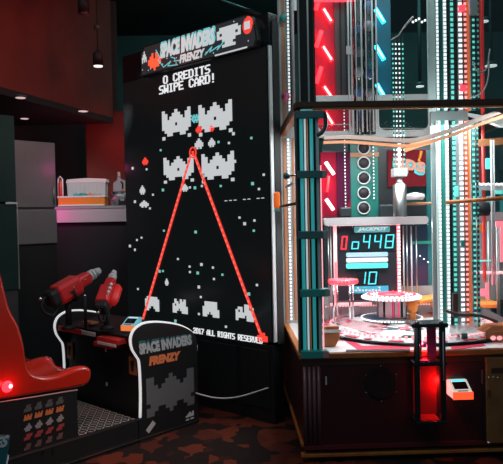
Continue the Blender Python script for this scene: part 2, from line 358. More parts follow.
# jug and foil bag
xa, zb_, xb, zt = prx(113, 172, 127, 192, YC+.1)
FOIL = noisy('crumpled foil', (.35, .36, .37), (.03, .03, .035), 14, .3, .5, 3, lo=.42, hi=.58, bump=.8)
xa2, zb2, xb2, zt2 = prx(111, 192, 127, 205, YC+.1)
b = MB().mat(FOIL); n = 14
vs = []; fs = []
for i in range(7):
    tz = i/6; 
    for k in range(n):
        an = 2*pi*k/n; s_ = (1-.12*tz)*(1+random.uniform(-.09, .09)); vs.append(((xa2+xb2)/2+(xb2-xa2)/2*s_*max(-1, min(1, 1.2*cos(an))), YC+.11+.06*s_*sin(an), ct+(zt2-ct)*tz))
for i in range(6):
    for k in range(n): fs.append((i*n+k, i*n+(k+1) % n, (i+1)*n+(k+1) % n, (i+1)*n+k))
fs += [tuple(range(n))[::-1], tuple(range(6*n, 7*n))]
b.add(vs, fs); tag(base_origin(b.build('foil_bag')), 'crumpled black and silver foil bag at the right end of the counter', 'bag')
t = thing('cleaning_jug', 'grey jug with a narrow neck standing on the foil bag', 'jug', Matrix.Translation(((xa+xb)/2, YC+.11, zt2)))
cx = (xa+xb)/2; w = (xb-xa)/2; hh = zt-zt2
JUG = mat('grey jug', (.38, .39, .40), .35)
MB().mat(JUG).prism([(cx-w, zt2), (cx+w, zt2), (cx+w*.95, zt2+hh*.42), (cx+w*.55, zt2+hh*.6), (cx+w*.15, zt2+hh*.62), (cx-w*.05, zt2+hh*.72), (cx-w*.3, zt2+hh*.7), (cx-w*.45, zt2+hh*.55), (cx-w*.95, zt2+hh*.45)], YC+.07, YC+.15).build('body', t, .01)
MB().mat(JUG).cyl((cx-w*.17, YC+.11, zt2+hh*.66), (cx-w*.17, YC+.11, zt), .022, r1=.014).build('neck', t)
MB().mat(BLK2).tube([(cx+w*.2, YC+.06, zt2+hh*.5), (cx+w*.5, YC+.055, zt2+hh*.4), (cx+w*.45, YC+.06, zt2+hh*.15)], .008).build('handle', t)
MB().mat(ORB).box((cx+w*.7, YC+.062, zt2+.01), (cx+w*1.0, YC+.069, zt2+hh*.2)).build('tag', t)

# ================================================================== SCREEN TOWER
RZ = Matrix.Rotation(radians(-44.4), 4, 'Z')
TM = Matrix.Translation((.293, 4.577, 0)) @ RZ
def tp(x, y, ly=-.012): return PL(TM, x, y, ly)
TW, TH = 1.735, 2.99
tower = thing('screen_tower', 'giant upright black video game screen with white pixel graphics and two red beams', 'arcade game', TM)
MB(TM).mat(BLKG).box((-TW, 0, .58), (0, .105, TH-.03)).build('cabinet', tower, .008)
b = MB(TM).mat(BLK).box((-TW, -.0, .0), (-.01, .11, .575)); b.mat(BLK2).box((-TW+.05, -.008, .1), (-.38, 0, .53)); b.box((-.34, -.008, .1), (-.05, 0, .53)); b.build('base_panel', tower, .004)
MB(TM).mat(LGRY).box((.001, -.012, .6), (.011, .02, 2.72)).build('edge_strip', tower)
MB(TM).mat(BLK2).box((.001, .031, .58), (.010, .10, 2.9)).build('side_rail', tower)
SCRB = mat('dark screen', (.006, .0075, .008), .22, emit=(.10, .13, .14), es=.035)
scr = MB(TM).mat(SCRB).box((-TW+.02, -.010, .60), (-.02, -.0005, 2.715)).build('screen', tower)
CROWN = ['#....#....#', '##..###..##', '##.#####.##', '###########', '#####.#####', '###########', '.#########.', '..##...##..', '#.........#']
YS0, YS1 = -.016, -.0101
def scrpat(name, rows, xa, ya, xb, yb, m, parent=scr):   # pixel mark whose px box is given by its left and right centre lines
    l = tp(xa, (ya[0]+ya[1])/2); r = tp(xb, (yb[0]+yb[1])/2)
    zt_ = (tp(xa, ya[0])[1]+tp(xb, yb[0])[1])/2; zb_ = (tp(xa, ya[1])[1]+tp(xb, yb[1])[1])/2
    b = MB(TM).mat(m); cells(b, rows, l[0], zb_, r[0], zt_, YS0, YS1); return b.build(name, parent)
scrpat('pixel_crown', CROWN, 162.5, (112, 142), 190.5, (106, 135), SCRW)
scrpat('pixel_crown', CROWN, 199, (105.5, 137.5), 232, (99, 131), SCRW)
scrpat('pixel_crown', CROWN, 164, (158, 184), 193.5, (154.5, 181), SCRW)
scrpat('pixel_crown', CROWN, 202, (154.5, 184), 234, (150.5, 180.5), SCRW)
SHIP = ['..#..', '.###.', '#####', '#####', '.#.#.']
scrpat('pixel_ship', ['#.#.#.#', '.#####.', '##.#.##', '.#####.', '..#.#..'], 191, (115.5, 123.5), 200, (113.5, 122), SCRC)
for (xa, ya, xb, yb, m) in ((196, 125, 202, 133, SCRR), (209, 124.5, 214, 131.5, SCRR), (142.5, 157.5, 148, 165, SCRR), (195, 138.5, 203, 149, SCRW), (208.5, 138, 215, 147, SCRW), (140, 185.5, 145, 194.5, SCRW), (140, 200.5, 148.5, 207.5, SCRW), (182, 184, 188, 191.5, SCRW), (165.3, 278.5, 168.3, 285.5, SCRW)):
    scrpat('pixel_ship', SHIP, xa, (ya, yb), xb, (ya, yb), m)
F1 = ['.######.', '########', '########', '########', '###..###', '##....##']
F2 = ['.#..#.#.', '.##.###.', '#.#####.', '########', '###.####', '##...###']
F3 = ['.######.', '.######.', '#######.', '########', '###.####', '##...###']
F4 = ['....##..', '.##.##.#', '#.#.####', '########', '####.###', '#....###']
for rows, xa, ya, xb, yb in ((F1, 145.5, (296.5, 310.5), 159, (297, 311)), (F2, 173, (299, 313), 187.5, (299.5, 313.5)), (F3, 203, (301.5, 316.5), 219, (302, 317.5)), (F4, 236, (304, 320), 253.5, (305, 322))):
    scrpat('pixel_bunker', rows, xa, ya, xb, yb, SCRW)
stars = [(132.7, 168.3, 0), (146.7, 169.3, 0), (160.7, 150.2, 1), (135, 201.7, 0), (150, 208.4, 0), (153, 194.7, 0), (163, 190, 1), (141.6, 237.7, 0), (137, 240, 0), (130, 246, 0), (135, 249.5, 0), (164, 230.7, 1), (195.7, 232, 1), (178, 259, 0), (239.6, 217.6, 0), (244.7, 223.7, 0), (254.5, 220.5, 0), (253.9, 230.7, 1), (252.6, 183.6, 1), (259, 189, 0), (263.8, 174.7, 0), (234.8, 161.4, 0), (251.4, 138, 1), (229, 143, 0), (233.5, 133.7, 0), (218.6, 142, 1), (220.8, 186, 1), (195, 187.8, 1), (190, 187.4, 0), (202, 186, 0), (159.7, 271.3, 1), (163, 271, 1), (189.7, 266.6, 0), (201.5, 264.5, 0), (213, 267.6, 0), (190, 272, 0), (197.8, 273, 1), (222.5, 274.7, 1), (214, 279, 0), (198.9, 287, 0), (200.9, 297, 0), (257, 285, 0), (248.9, 294, 1), (199, 314, 0), (226, 326.7, 0), (175.5, 321, 1), (138, 289, 0), (135, 250, 0), (204, 176, 1), (208, 172, 1)]
for i, (x, y, g) in enumerate(stars):
    q = tp(x, y); h = .0085 if i % 3 else .0115
    MB(TM).mat(SCRG if g else SCRW).box((q[0]-h, YS0, q[1]-h), (q[0]+h, YS1, q[1]+h)).build('pixel_star', scr)
for i in range(9):
    if i in (3, 6): continue
    q = tp(226+i*4.6, 200.8-i*.35); MB(TM).mat(SCRW).box((q[0]-.012, YS0, q[1]-.003), (q[0]+.012, YS1, q[1]+.003)).build('pixel_dash', scr)
def beam(x0, y0, x1, y1):
    A, B = tp(x0, y0), tp(x1, y1); b = MB(TM); d = Vector((B[0]-A[0], 0, B[1]-A[1])); L = d.length; d.normalize(); nn = Vector((d.z, 0, -d.x)); w = .011
    b.mat(SCRR)
    def q(s0, s1, w0, ya, yb):
        p0 = Vector((A[0], 0, A[1]))+d*s0; p1 = Vector((A[0], 0, A[1]))+d*s1
        b.prism([(v.x, v.z) for v in (p0-nn*w0, p1-nn*w0, p1+nn*w0, p0+nn*w0)], ya, yb)
    q(0, L, w, -.018, YS1-.0003)
    b.mat(SCRRL); n = int(L/.045)
    for i in range(n): q((i+.25)*L/n, (i+.75)*L/n, w*.55, -.0185, -.018)
    b.build('red_beam', scr)
beam(191, 156, 142.5, 321); beam(195, 156, 260.5, 333)
b = MB(TM).mat(SCRR); c = tp(193, 152.5)
pts = [(c[0]+.036*cos(2*pi*k/20), -.014, c[1]+.04*sin(2*pi*k/20)) for k in range(20)]
b.tube(pts, .006, 6, True); b.box((c[0]-.012, -.017, c[1]-.03), (c[0]+.012, YS1, c[1]+.012)); b.build('red_target', scr)
scrpat('red_block', ['.##.', '####', '####'], 257.5, (332.5, 341), 267.5, (333, 342), SCRR)
def textline(txt, xl, yl, xr_, yr):   # (left: top,bottom) (right: top,bottom)
    l0, l1, r0, r1 = tp(xl, yl[1]), tp(xl, yl[0]), tp(xr_, yr[1]), tp(xr_, yr[0])
    b = MB(TM).mat(SCRT); pixtext(b, txt, l0[0], (l0[1]+r0[1])/2, r0[0], (l1[1]+r1[1])/2, YS0, YS1); b.build('lettering', scr)
textline('0 CREDITS', 163.5, (75.5, 84), 210, (65, 73.2)); textline('SWIPE CARD!', 159.5, (85.5, 94), 215.5, (73.5, 82.5))
textline('. 2017 ALL RIGHTS RESERVED', 188.5, (327, 332.5), 262.5, (337.5, 343.5))
# header sign
hl, hr = PL(TM, 140.5, 63, -.06)[0], PL(TM, 256.8, 36, -.06)[0]; hb, ht = 2.715, 2.965
hw = hr-hl; HH = ht-hb
out = [(hl, hb), (hr-.02, hb)] + [(hr-.10+.10*cos(t), hb+.05+(HH-.05)*sin(t)) for t in [radians(k) for k in (0, 30, 60, 90)]] + [(hl+.05, ht), (hl, ht-.05)]
hdr = MB(TM).mat(BLK).prism(out, -.058, .0).build('header_sign', tower)
HB_ = mat('header art dark', (.02, .02, .025), .4, emit=(.16, .18, .20), es=.10)
ins = lambda p: (hl+.015+(p[0]-hl)*(hw-.03)/hw, hb+.012+(p[1]-hb)*(HH-.024)/HH)
MB(TM).mat(HB_).prism([ins(p) for p in out], -.062, -.0581).build('art_panel', hdr)
ex = Matrix
def hq(u0, v0, u1, v1, ly=-.0625, tilt=0): return [TM @ Vector((hl+u0*hw, ly, hb+v0*HH)), TM @ Vector((hl+u1*hw, ly, hb+(v0+tilt)*HH)), TM @ Vector((hl+u0*hw, ly, hb+v1*HH))]
b = MB().mat(SCRC); fonttext(b, 'SPACE INVADERS', hq(.20, .43, .69, .96, -.0625), .002, .1, .075); b.build('lettering', hdr)
b = MB().mat(SCRW); fonttext(b, 'SPACE INVADERS', hq(.205, .41, .68, .90, -.0650), .002, .1, .055); b.build('lettering', hdr)
b = MB().mat(SCRW); fonttext(b, 'FRENZY', hq(.38, .10, .60, .36, -.0640), .002, .2, .05); b.build('lettering', hdr)
# teal lightning around the title
for (u0, v0, seq) in ((.16, .75, ((.20, .45), (.18, .40), (.23, .12), (.30, .25), (.27, .12), (.36, .08))), (.60, .15, ((.66, .35), (.64, .2), (.72, .32), (.70, .2), (.76, .42))), (.30, .38, ((.34, .3), (.33, .22), (.38, .2)))):
    MB(TM).mat(SCRC).tube([(hl+u*hw, -.0635, hb+v*HH) for u, v in ((u0, v0),)+seq], .0045, 5).build('lightning_bolt', hdr)
for i in range(26):
    u, v = random.uniform(.02, .98), random.uniform(.1, .9); h = .004; MB(TM).mat(SCRW).box((hl+u*hw-h, -.0635, hb+v*HH-h), (hl+u*hw+h, -.0621, hb+v*HH+h)).build('star_speck', hdr)
b = MB(TM).mat(SCRW); b.box((hl+.68*hw, -.0635, hb+.03*HH), (hl+.93*hw, -.0621, hb+.075*HH)); b.build('glow_bar', hdr)
def hpat(name, rows, u0, v0, u1, v1, m): b = MB(TM).mat(m); cells(b, rows, hl+u0*hw, hb+v0*HH, hl+u1*hw, hb+v1*HH, -.0645, -.0621); b.build(name, hdr)
hpat('pixel_emblem', ['..#.#..', '.##.##.', '#######', '#######', '.#####.', '...#...'], .08, .10, .205, .68, mat('header orange', (.1, .02, 0), .5, emit=(1, .12, .05), es=1.))
hpat('pixel_emblem', ['.#######.', '#########', '#.#####.#', '#########', '..#####..', '...###...', '..#####..'], .70, .22, .885, .82, SCRW)
hpat('pixel_emblem', ['..#..', '.###.', '#####', '#.#.#'], .02, .45, .065, .80, SCRW)
b = MB(TM).mat(SCRR); b.ball((hl+.935*hw, -.06, hb+.66*HH), .055, 16, (1, .08, 1.25)); b.mat(SCRW).box((hl+.915*hw, -.0675, hb+.56*HH), (hl+.955*hw, -.064, hb+.78*HH)); b.build('badge', hdr)
# power lead between console and tower
a = Vector((-.285, 4.665, .225)); e_ = TM @ Vector((-.06, -.008, .262))
pts = []
for i in range(15):
    k = i/14; p = a.lerp(e_, k); p.z -= .055*sin(pi*k)*(1.25-.5*k); pts.append(p)
tag(MB().mat(LGRY).tube(pts, .006, 6).build('power_lead'), 'thin pale cable running from the gun console to the screen tower base', 'cable')

# ================================================================== GUN CONSOLE
S = Vector((-.632, 4.309, 0)); CM = Matrix.Translation(S) @ RZ
con = thing('gun_console', 'black gun game console with white lit edges and orange coin plates before the screen', 'arcade game', CM @ Matrix.Translation((-.5, .2, 0)))
PROF = [(.006, .16), (.013, .331), (.007, .530), (-.017, .583), (-.050, .637), (-.060, .70), (-.040, .750), (.0, .778), (.06, .793), (.173, .784), (.332, .747), (.44, .70), (.497, .655), (.52, .60), (.52, .0), (-.02, .0), (-.02, .16)]
def smooth_path(pts, n=4):
    out_ = []
    for i in range(len(pts)-1):
        p0, p1, p2, p3 = pts[max(i-1, 0)], pts[i], pts[i+1], pts[min(i+2, len(pts)-1)]
        for k in range(n):
            t = k/n; out_.append(tuple(.5*((2*p1[j])+(-p0[j]+p2[j])*t+(2*p0[j]-5*p1[j]+4*p2[j]-p3[j])*t*t+(-p0[j]+3*p1[j]-3*p2[j]+p3[j])*t**3) for j in range(len(p1))))
    return out_+[tuple(pts[-1])]
CURV = smooth_path(PROF[:14], 3)
SIDEM = mat('console side laminate', (.012, .0145, .016), .4)
side = None
for (xa, xb) in ((-.045, 0.), (-1.0, -.955)):
    o = MB(CM).mat(SIDEM).prism(CURV+PROF[14:], xa, xb, 'x').build('side_panel', con)
    if xb == 0.: side = o
    b = MB(CM).mat(LEDS); b.tube([((xa+xb)/2+.008, p[0]-.006, p[1]+.004) for p in CURV[:-3]], .0098, 8); b.build('light_edge', con)
MB(CM).mat(LGRY).cyl((.0-.01, .526, .53), (-.01, .526, .57), .006).build('edge_clip', con)
MB(CM).mat(BLK).box((-.955, .03, .0), (-.045, .5, .66)).build('body', con)
MB(CM).mat(BLK2).prism([(-.03, .66), (-.04, .715), (.40, .735), (.46, .66)], -.955, -.045, 'x').build('control_deck', con, .006)
COINP = mat('orange coin plate', (.38, .14, .05), .45)
for (x, y) in ((69.7, 350.5), (133, 366)):
    q = PL(CM, x, y, .026); p = MB(CM).mat(COINP).box((q[0]-.042, .022, q[1]-.062), (q[0]+.042, .0295, q[1]+.062)).build('coin_plate', con, .003)
    b = MB(CM).mat(BLK2); b.box((q[0]-.012, .018, q[1]-.035), (q[0]+.012, .0225, q[1]+.03)); b.cyl((q[0], .0225, q[1]+.02), (q[0], .017, q[1]+.02), .02, 14); b.build('coin_slot', p)
for (x, y) in ((106, 350), (107, 384)):
    q = PL(CM, x, y, .03); MB(CM).mat(LGRY).box((q[0]-.006, .024, q[1]-.012), (q[0]+.006, .0299, q[1]+.012)).build('screw', con)
# side print
def sq(p): ly, z = PS(CM, *p, .0015); return CM @ Vector((.0015, ly, z))
PRG = mat('print grey', (.50, .51, .52), .5); PRT = mat('print teal', (.03, .16, .17), .5); PRO = mat('print orange', (.78, .22, .08), .5); PRD = mat('print dim grey', (.13, .138, .145), .5)
b = MB().mat(PRT); fonttext(b, 'SPACE INVADERS', (sq((139.5, 352.5)), sq((192.5, 344)), sq((138.2, 341.0))), .001, 0, .08); b.build('lettering', side)
def sq2(p, o=.003): ly, z = PS(CM, *p, o); return CM @ Vector((o, ly, z))
b = MB().mat(PRG); fonttext(b, 'SPACE INVADERS', (sq2((140, 355)), sq2((192, 344.5)), sq2((138.5, 344))), .001, 0, .06); b.build('lettering', side)
b = MB().mat(PRO); fonttext(b, 'FRENZY', (sq2((149, 366)), sq2((181.5, 359.5)), sq2((148, 357))), .001, .25, .08); b.build('lettering', side)
def sidepat(name, rows, p_l, p_r, m, o=.0025):   # p_l/p_r: (x, ytop, ybottom)
    a0 = PS(CM, p_l[0], p_l[2], o); a1 = PS(CM, p_l[0], p_l[1], o); c0 = PS(CM, p_r[0], p_r[2], o); c1 = PS(CM, p_r[0], p_r[1], o)
    b = MB(CM).mat(m); cells(b, rows, a0[0], (a0[1]+c0[1])/2, c0[0], (a1[1]+c1[1])/2, .0004, o, 0, 'x'); return b.build(name, side)
BIG = ['##....#....##', '##...###...##', '###.#####.###', '#############', '#############', '#############', '.###########.', '###..###..###', '##....#....##']
sidepat('printed_emblem', BIG, (147, 378, 417), (194.5, 368, 405), PRD)
sidepat('printed_mark', ['..#.#', '.####', '#####', '.....', '##.##'], (186, 413, 421), (194, 410.5, 418.5), PRG)
b = MB(); b.mat(PRG); c = sq2((151, 427)); I = CM.inverted() @ c
b.M = CM @ Matrix.Translation((0, I.y, I.z)) @ Matrix.Rotation(radians(40), 4, 'X'); b.box((.0004, -.04, -.018), (.002, .04, .018)); b.build('paper_sticker', side)
# deck fittings
def dk(lx, ly, z): return (lx, ly, z)
b = MB(CM).mat(REDD).box((-.94, -.058, .665), (-.62, -.0401, .705)); b.mat(LGRY).box((-.62, -.055, .668), (-.45, -.0401, .70)); b.build('front_rail', con, .006)
b = MB(CM).mat(REDD).box((-.44, -.075, .61), (-.22, .0, .645)); b.build('tray', con, .008)
b = MB(CM).mat(REDD).prism([(-.10, .655), (-.10, .69), (.02, .70), (.02, .66)], -.36, -.11, 'x'); b.mat(LGRY).box((-.34, -.11, .64), (-.12, -.1005, .662)); b.build('tray', con, .005)
b = MB().mat(LEDS).tube(smooth_path([tuple(PZ(x, y, .762)) for x, y in ((72.5, 313.5), (74, 311), (80, 310.3), (88.5, 311.5))], 4), .009); b.build('light_tube', con)
b = MB(CM).mat(COINP).box((-.70, .0, .738), (-.58, .07, .752)); b.build('orange_pad', con, .004)
# floor platform (tread plate)
TRD = noisy('tread steel', (.22, .23, .24), (.06, .065, .07), 70, .35, .8, 1, lo=.45, hi=.55)
plat = MB(CM).mat(BLK).box((-1.0, -1.75, .0), (-.003, -.021, .155)).build('platform', con, .006)
MB(CM).mat(mat('tread base', (.035, .037, .04), .35, .7)).box((-.985, -1.74, .1551), (-.018, -.025, .1585)).build('tread_plate', plat)
b = MB(CM).mat(mat('tread studs', (.60, .62, .63), .35, .3))
for i in range(26):
    for j in range(20):
        x, y = -.965+i*.037, -.045-j*.033
        if y < -.56 and x > -1: continue
        Q = Matrix.Translation((x, y, .1588)) @ Matrix.Rotation(radians(45 if (i+j) % 2 else -45), 4, 'Z')
        b.box((-.0135, -.0042, -.001), (.0135, .0042, .0022), Q)
b.build('tread_studs', plat)
MB(CM).mat(STEEL).box((-.016, -1.74, .152), (-.0005, -.022, .160)).build('edge_strip', plat)
b = MB(CM).mat(STEEL); b.box((-.001, -1.5, .02), (.002, .5, .026)); b.build('kick_strip', plat)

# card reader on the console
def reader(name, label, M, sc, mats):
    t = thing(name, label, 'card reader', M); w, m, u = mats
    Q = M @ Matrix.Scale(sc, 4)
    MB(Q).mat(w).prism([(.06, 0), (-.06, 0), (-.06, .045), (.035, .095), (.06, .095)], -.06, .06, 'x').build('housing', t, .008*sc)
    Qs = Q @ Matrix.Translation((0, -.0125, .0705)) @ Matrix.Rotation(radians(27.8), 4, 'X')
    MB(Qs).mat(BLKG).box((-.042, -.03, -.004), (.042, .03, .003)).build('display', t)
    MB(Q).mat(u).box((-.061, -.064, .0), (.061, -.0602, .045)).build('light_bar', t)
    b = MB(Qs).mat(m); b.box((-.040, .036, -.004), (.040, .050, .003)); b.build('top_bar', t)
    MB(Q).mat(BLK2).box((-.03, -.066, .05), (.03, -.0602, .054)).build('card_slot', t)
    return t
cp = CM @ Vector((-.15, .05, .738))
reader('card_reader', 'small teal card reader with orange light bar on the gun console deck', Matrix.Translation(cp) @ Matrix.Rotation(radians(-22), 4, 'Z'), .88, (mat('teal reader housing', (.25, .60, .66), .35, emit=(.15, .65, .75), es=.28), mat('pale reader bar', (.7, .75, .8), .4, emit=(.7, .85, 1), es=.5), mat('orange reader light', (.6, .2, .1), .4, emit=(1, .25, .06), es=.7)))

# ---- light guns
def gun(label, base, tip, up, podside, grip):
    base, tip = Vector(base), Vector(tip); d = (tip-base); L = d.length
    Q = d.to_track_quat('Y', 'Z').to_matrix().to_4x4(); Q = Matrix.Translation(base) @ Q @ Matrix.Scale(L, 4)
    foot = Vector((base+d*.33)); foot.z = .738
    t = thing('light_gun', label, 'light gun', Matrix.Translation(foot), 'red light guns on the console')
    def ring(y, w, h): return [(-w, y, -h*.6), (-w*.75, y, -h), (w*.75, y, -h), (w, y, -h*.6), (w, y, h*.6), (w*.75, y, h), (-w*.75, y, h), (-w, y, h*.6)]
    def loft(b, secs):
        vs = []; fs = []; n = 8
        for s_ in secs: vs += ring(*s_)
        for i in range(len(secs)-1):
            for k in range(n): fs.append((i*n+k, i*n+(k+1) % n, (i+1)*n+(k+1) % n, (i+1)*n+k))
        fs += [tuple(range(n))[::-1], tuple(range((len(secs)-1)*n, len(secs)*n))]; b.add(vs, fs)
    b = MB(Q).mat(REDG); loft(b, [(.10, .13, .135), (.13, .145, .155), (.50, .145, .155), (.53, .12, .13), (.535, .10, .10), (.72, .095, .095), (.76, .08, .08)]); body = b.build('body', t, .006)
    b = MB(Q).mat(BLK2); loft(b, [(-.06, .09, .10), (-.02, .125, .13), (.10, .125, .13)]); b.build('rear_cap', t, .004)
    b = MB(Q).mat(WHT)
    for y in (.775, .83): b.cyl((0, y, 0), (0, y+.025, 0), .088, 18)
    b.build('barrel_rings', t)
    b = MB(Q).mat(BLK).cyl((0, .76, 0), (0, .88, 0), .062, 14); b.build('barrel', t)
    b = MB(Q).mat(LGRY).cyl((0, .88, 0), (0, .99, 0), .075, 14, .05); b.build('muzzle', t)
    b = MB(Q).mat(CHR)
    for (x, y, z) in ((.146, .22, .03), (.146, .36, .02), (.146, .44, .05), (.08, .2, .156), (.08, .4, .156), (.098, .62, .02)): b.ball((x, y, z), .014, 8)
    b.build('bolts', body)
    b = MB(Q).mat(mat('gun vent', (.10, .02, .02), .5)); b.box((.1452, .26, -.05), (.150, .36, .0)); b.build('vent', body)
    if podside:
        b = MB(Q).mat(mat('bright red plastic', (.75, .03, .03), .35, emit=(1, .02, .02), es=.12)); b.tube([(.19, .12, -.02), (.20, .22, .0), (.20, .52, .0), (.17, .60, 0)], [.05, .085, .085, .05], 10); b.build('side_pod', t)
        b = MB(Q).mat(WHT)
        for i in range(3): b.ball((.10, .30+.1*i, .15), .035, 10)
        b.build('buttons', t)
    b = MB(Q).mat(BLK2).tube([(0, -.02, .06), (0, -.13, .06), (0, -.20, -.02), (0, -.18, -.16), (0, -.08, -.26), (0, .05, -.18)], .028, 8); b.build('grip', t)
    MB(Q).mat(CHR).ball((0, -.16, .09), .03, 10).build('trigger_cap', t)
    # yoke and post
    mid = base+d*.33; b = MB().mat(BLK2); b.cyl(foot, mid-Vector((0, 0, .045)), .022); b.lathe([(.05, 0), (.05, .015), (.03, .03)], foot, 20); b.build('post', t)
    b = MB(Q).mat(BLK2)
    b.tube([(-.16, .33, -.02), (-.16, .33, -.15), (-.1, .33, -.2), (.1, .33, -.2), (.16, .33, -.15), (.16, .33, -.02)], .022, 8); b.build('yoke', t)
    return t
gun('red light gun pointing up to the upper right, the one nearer the red seat', P(51, 299, 4.45), P(100, 270, 4.75), None, False, 1)
g2 = gun('red light gun seen from behind with a bright red pod on its side', P(101.5, 309, 4.42), P(114.5, 271, 4.68), None, True, 1)
# vertical strut with chrome knob between the guns
b = MB(); k = P(85, 296, 4.55); f = P(85, 318, 4.55)
t = thing('deck_lever', 'short black lever with a chrome knob between the two guns', 'lever', Matrix.Translation((k.x, k.y, .738)))
MB().mat(BLK2).cyl((k.x, k.y, .737), (k.x, k.y, k.z), .012).build('shaft', t); MB().mat(CHR).ball(k, .011, 12).build('knob', t)

# ================================================================== RED SEAT
seat = thing('arcade_seat', 'glossy red moulded arcade seat on a black base with rows of printed icons', 'seat', CM @ Matrix.Translation((-.5, -.95, .16)))
bk = smooth_path([(-.985, 1.30), (-.945, 1.22), (-.918, 1.10), (-.893, 1.0), (-.85, .915), (-.818, .80), (-.806, .69), (-.78, .625), (-.73, .59), (-.66, .573), (-.58, .575), (-.50, .59), (-.43, .592), (-.385, .575), (-.37, .545), (-.378, .50), (-.40, .475), (-.44, .465)], 3)
out = bk+[(-.52, .466), (-1.02, .50), (-1.20, .52), (-1.22, .62), (-1.20, .9), (-1.17, 1.2), (-1.12, 1.32), (-1.05, 1.345), (-1.0, 1.33)]
def shell(pts, secs):   # profile in (ly, z) swept along lx; secs: (lx, inset)
    b = MB(CM).mat(REDP); n = len(pts); vs = []; fs = []
    cy = sum(p[0] for p in pts)/n; cz = .6
    nr = []
    for i, p in enumerate(pts):
        a_, c_ = Vector(pts[i-1]), Vector(pts[(i+1) % n]); t_ = (c_-a_).normalized(); nr.append(Vector((-t_.y, t_.x)))
    area = sum(pts[i-1][0]*pts[i][1]-pts[i][0]*pts[i-1][1] for i in range(n)); sg = 1 if area > 0 else -1
    for lx, ins_, dip in secs:
        for i, p in enumerate(pts):
            q = Vector(p)+nr[i]*sg*ins_
            if dip and i < len(bk)-8 and p[1] > .5: q = q + nr[i]*sg*dip
            vs.append((lx, q.x, q.y))
    m = len(secs)
    for j in range(m-1):
        for i in range(n): fs.append((j*n+i, j*n+(i+1) % n, (j+1)*n+(i+1) % n, (j+1)*n+i))
    b.add(vs, fs, True); b.add(vs[:n], [tuple(range(n))], False); b.add(vs[-n:], [tuple(range(n))], False)
    return b
secs = [(-.005, .022, 0), (-.008, .012, 0), (-.018, .004, 0), (-.035, 0, 0), (-.07, .0, .004), (-.12, 0, .03), (-.22, 0, .05), (-.36, 0, .045), (-.44, 0, .015), (-.48, 0, 0), (-.52, 0, .015), (-.60, 0, .045), (-.74, 0, .05), (-.84, 0, .03), (-.89, 0, .004), (-.925, 0, 0), (-.942, .004, 0), (-.952, .012, 0), (-.955, .022, 0)]
shell(out, secs).build('seat_shell', seat)
b = MB(CM).mat(BLK).prism([(-.482, .160), (-.482, .452), (-1.05, .495), (-1.5, .51), (-1.5, .160)], -.955, -.006, 'x'); base = b.build('seat_base', seat, .004)
MB(CM).mat(mat('red tinted trim', (.5, .3, .28), .35)).tube([(-.004, -.482, .456), (-.004, -.75, .474), (-.004, -1.05, .498)], .0045, 6).build('edge_trim', base)
ICO = [['.###.', '#####'], ['#.#.#', '#####', '#####'], ['..#..', '.###.', '#####', '.###.'], ['.####', '####.'], ['.###.', '####.']]
icm = [mat('icon grey', (.09, .10, .11), .6), mat('icon orange', (.62, .19, .06), .6), mat('icon pale', (.30, .31, .32), .6), mat('icon red', (.34, .05, .045), .6), mat('icon dull red', (.16, .07, .075), .6)]
for r in range(5):
    for c in range(4):
        b = MB(CM).mat(icm[r])
        # icon centres in the photo: columns drift right and rows drop to the left
        x = 27.3+c*10.7+(r*.1); yl = (408.5, 417.5, 427.5, 437, 447)[r]; y = yl-c*(2.6, 2.8, 3.1, 3.2, 3.6)[r]
        q = PS(CM, x, y, -.004); w = .024; h = (.020, .016, .022, .017, .017)[r]
        cells(b, ICO[r], q[0]-w, q[1]-h, q[0]+w, q[1]+h, -.0058, -.0035, .25, 'x'); b.build('printed_icon', base)
for (x, y) in ((42.5, 452), (52.5, 453)):
    q = PS(CM, x, y, -.004); MB(CM).mat(DGRY).box((-.0058, q[0]-.008, q[1]-.02), (-.003, q[0]+.008, q[1]+.02)).build('screw', base)
q = PS(CM, 7, 386.5, -.004)
b = MB(CM @ Matrix.Translation((0, q[0], q[1]))).mat(LEDR); b.ball((.0, 0, 0), .033, 16, (.5, 1, 1)); b.mat(mat('hot lamp', (1, .8, .8), .4, emit=(1, .75, .75), es=2)).ball((.014, .012, .002), .012, 10, (.6, 1, 1)); b.build('marker_lamp', seat)
# neighbouring teal kiosk corner
k = Vector((-1.12, 3.2, 0)); xr, zt = P(10.5, 436, 3.2).x, P(5, 435, 3.2).z
t = thing('teal_kiosk', 'low teal box with white lettering, cut by the lower left corner', 'kiosk', Matrix.Translation((xr-.3, 3.35, 0)))
TK = mat('teal printed panel', (.02, .16, .20), .4)
vs = [(xr-.4, 3.2, 0), (xr-.075, 3.2, 0), (xr-.28, 3.55, 0), (xr-.62, 3.55, 0), (xr-.4, 3.2, zt+.012), (xr, 3.2, zt), (xr-.14, 3.55, zt-.16), (xr-.52, 3.55, zt-.15)]
MB().mat(TK).add(vs, [(0, 3, 2, 1), (4, 5, 6, 7), (0, 1, 5, 4), (1, 2, 6, 5), (2, 3, 7, 6), (3, 0, 4, 7)]).build('body', t, .006)
A, B, C_ = P(-9, 451, 3.198), P(9.5, 446, 3.198), P(-9, 434.5, 3.198)
b = MB().mat(WHT); 
fonttext(b, 'ES', (P(-6, 449, 3.197), P(7.5, 446.5, 3.197), P(-4, 437.5, 3.197)), .002, .15, .05); b.build('lettering', t)
MB().mat(LGRY).cyl((xr-.078, 3.196, 0.02), (xr-.012, 3.196, zt-.1), .004).build('edge_trim', t)

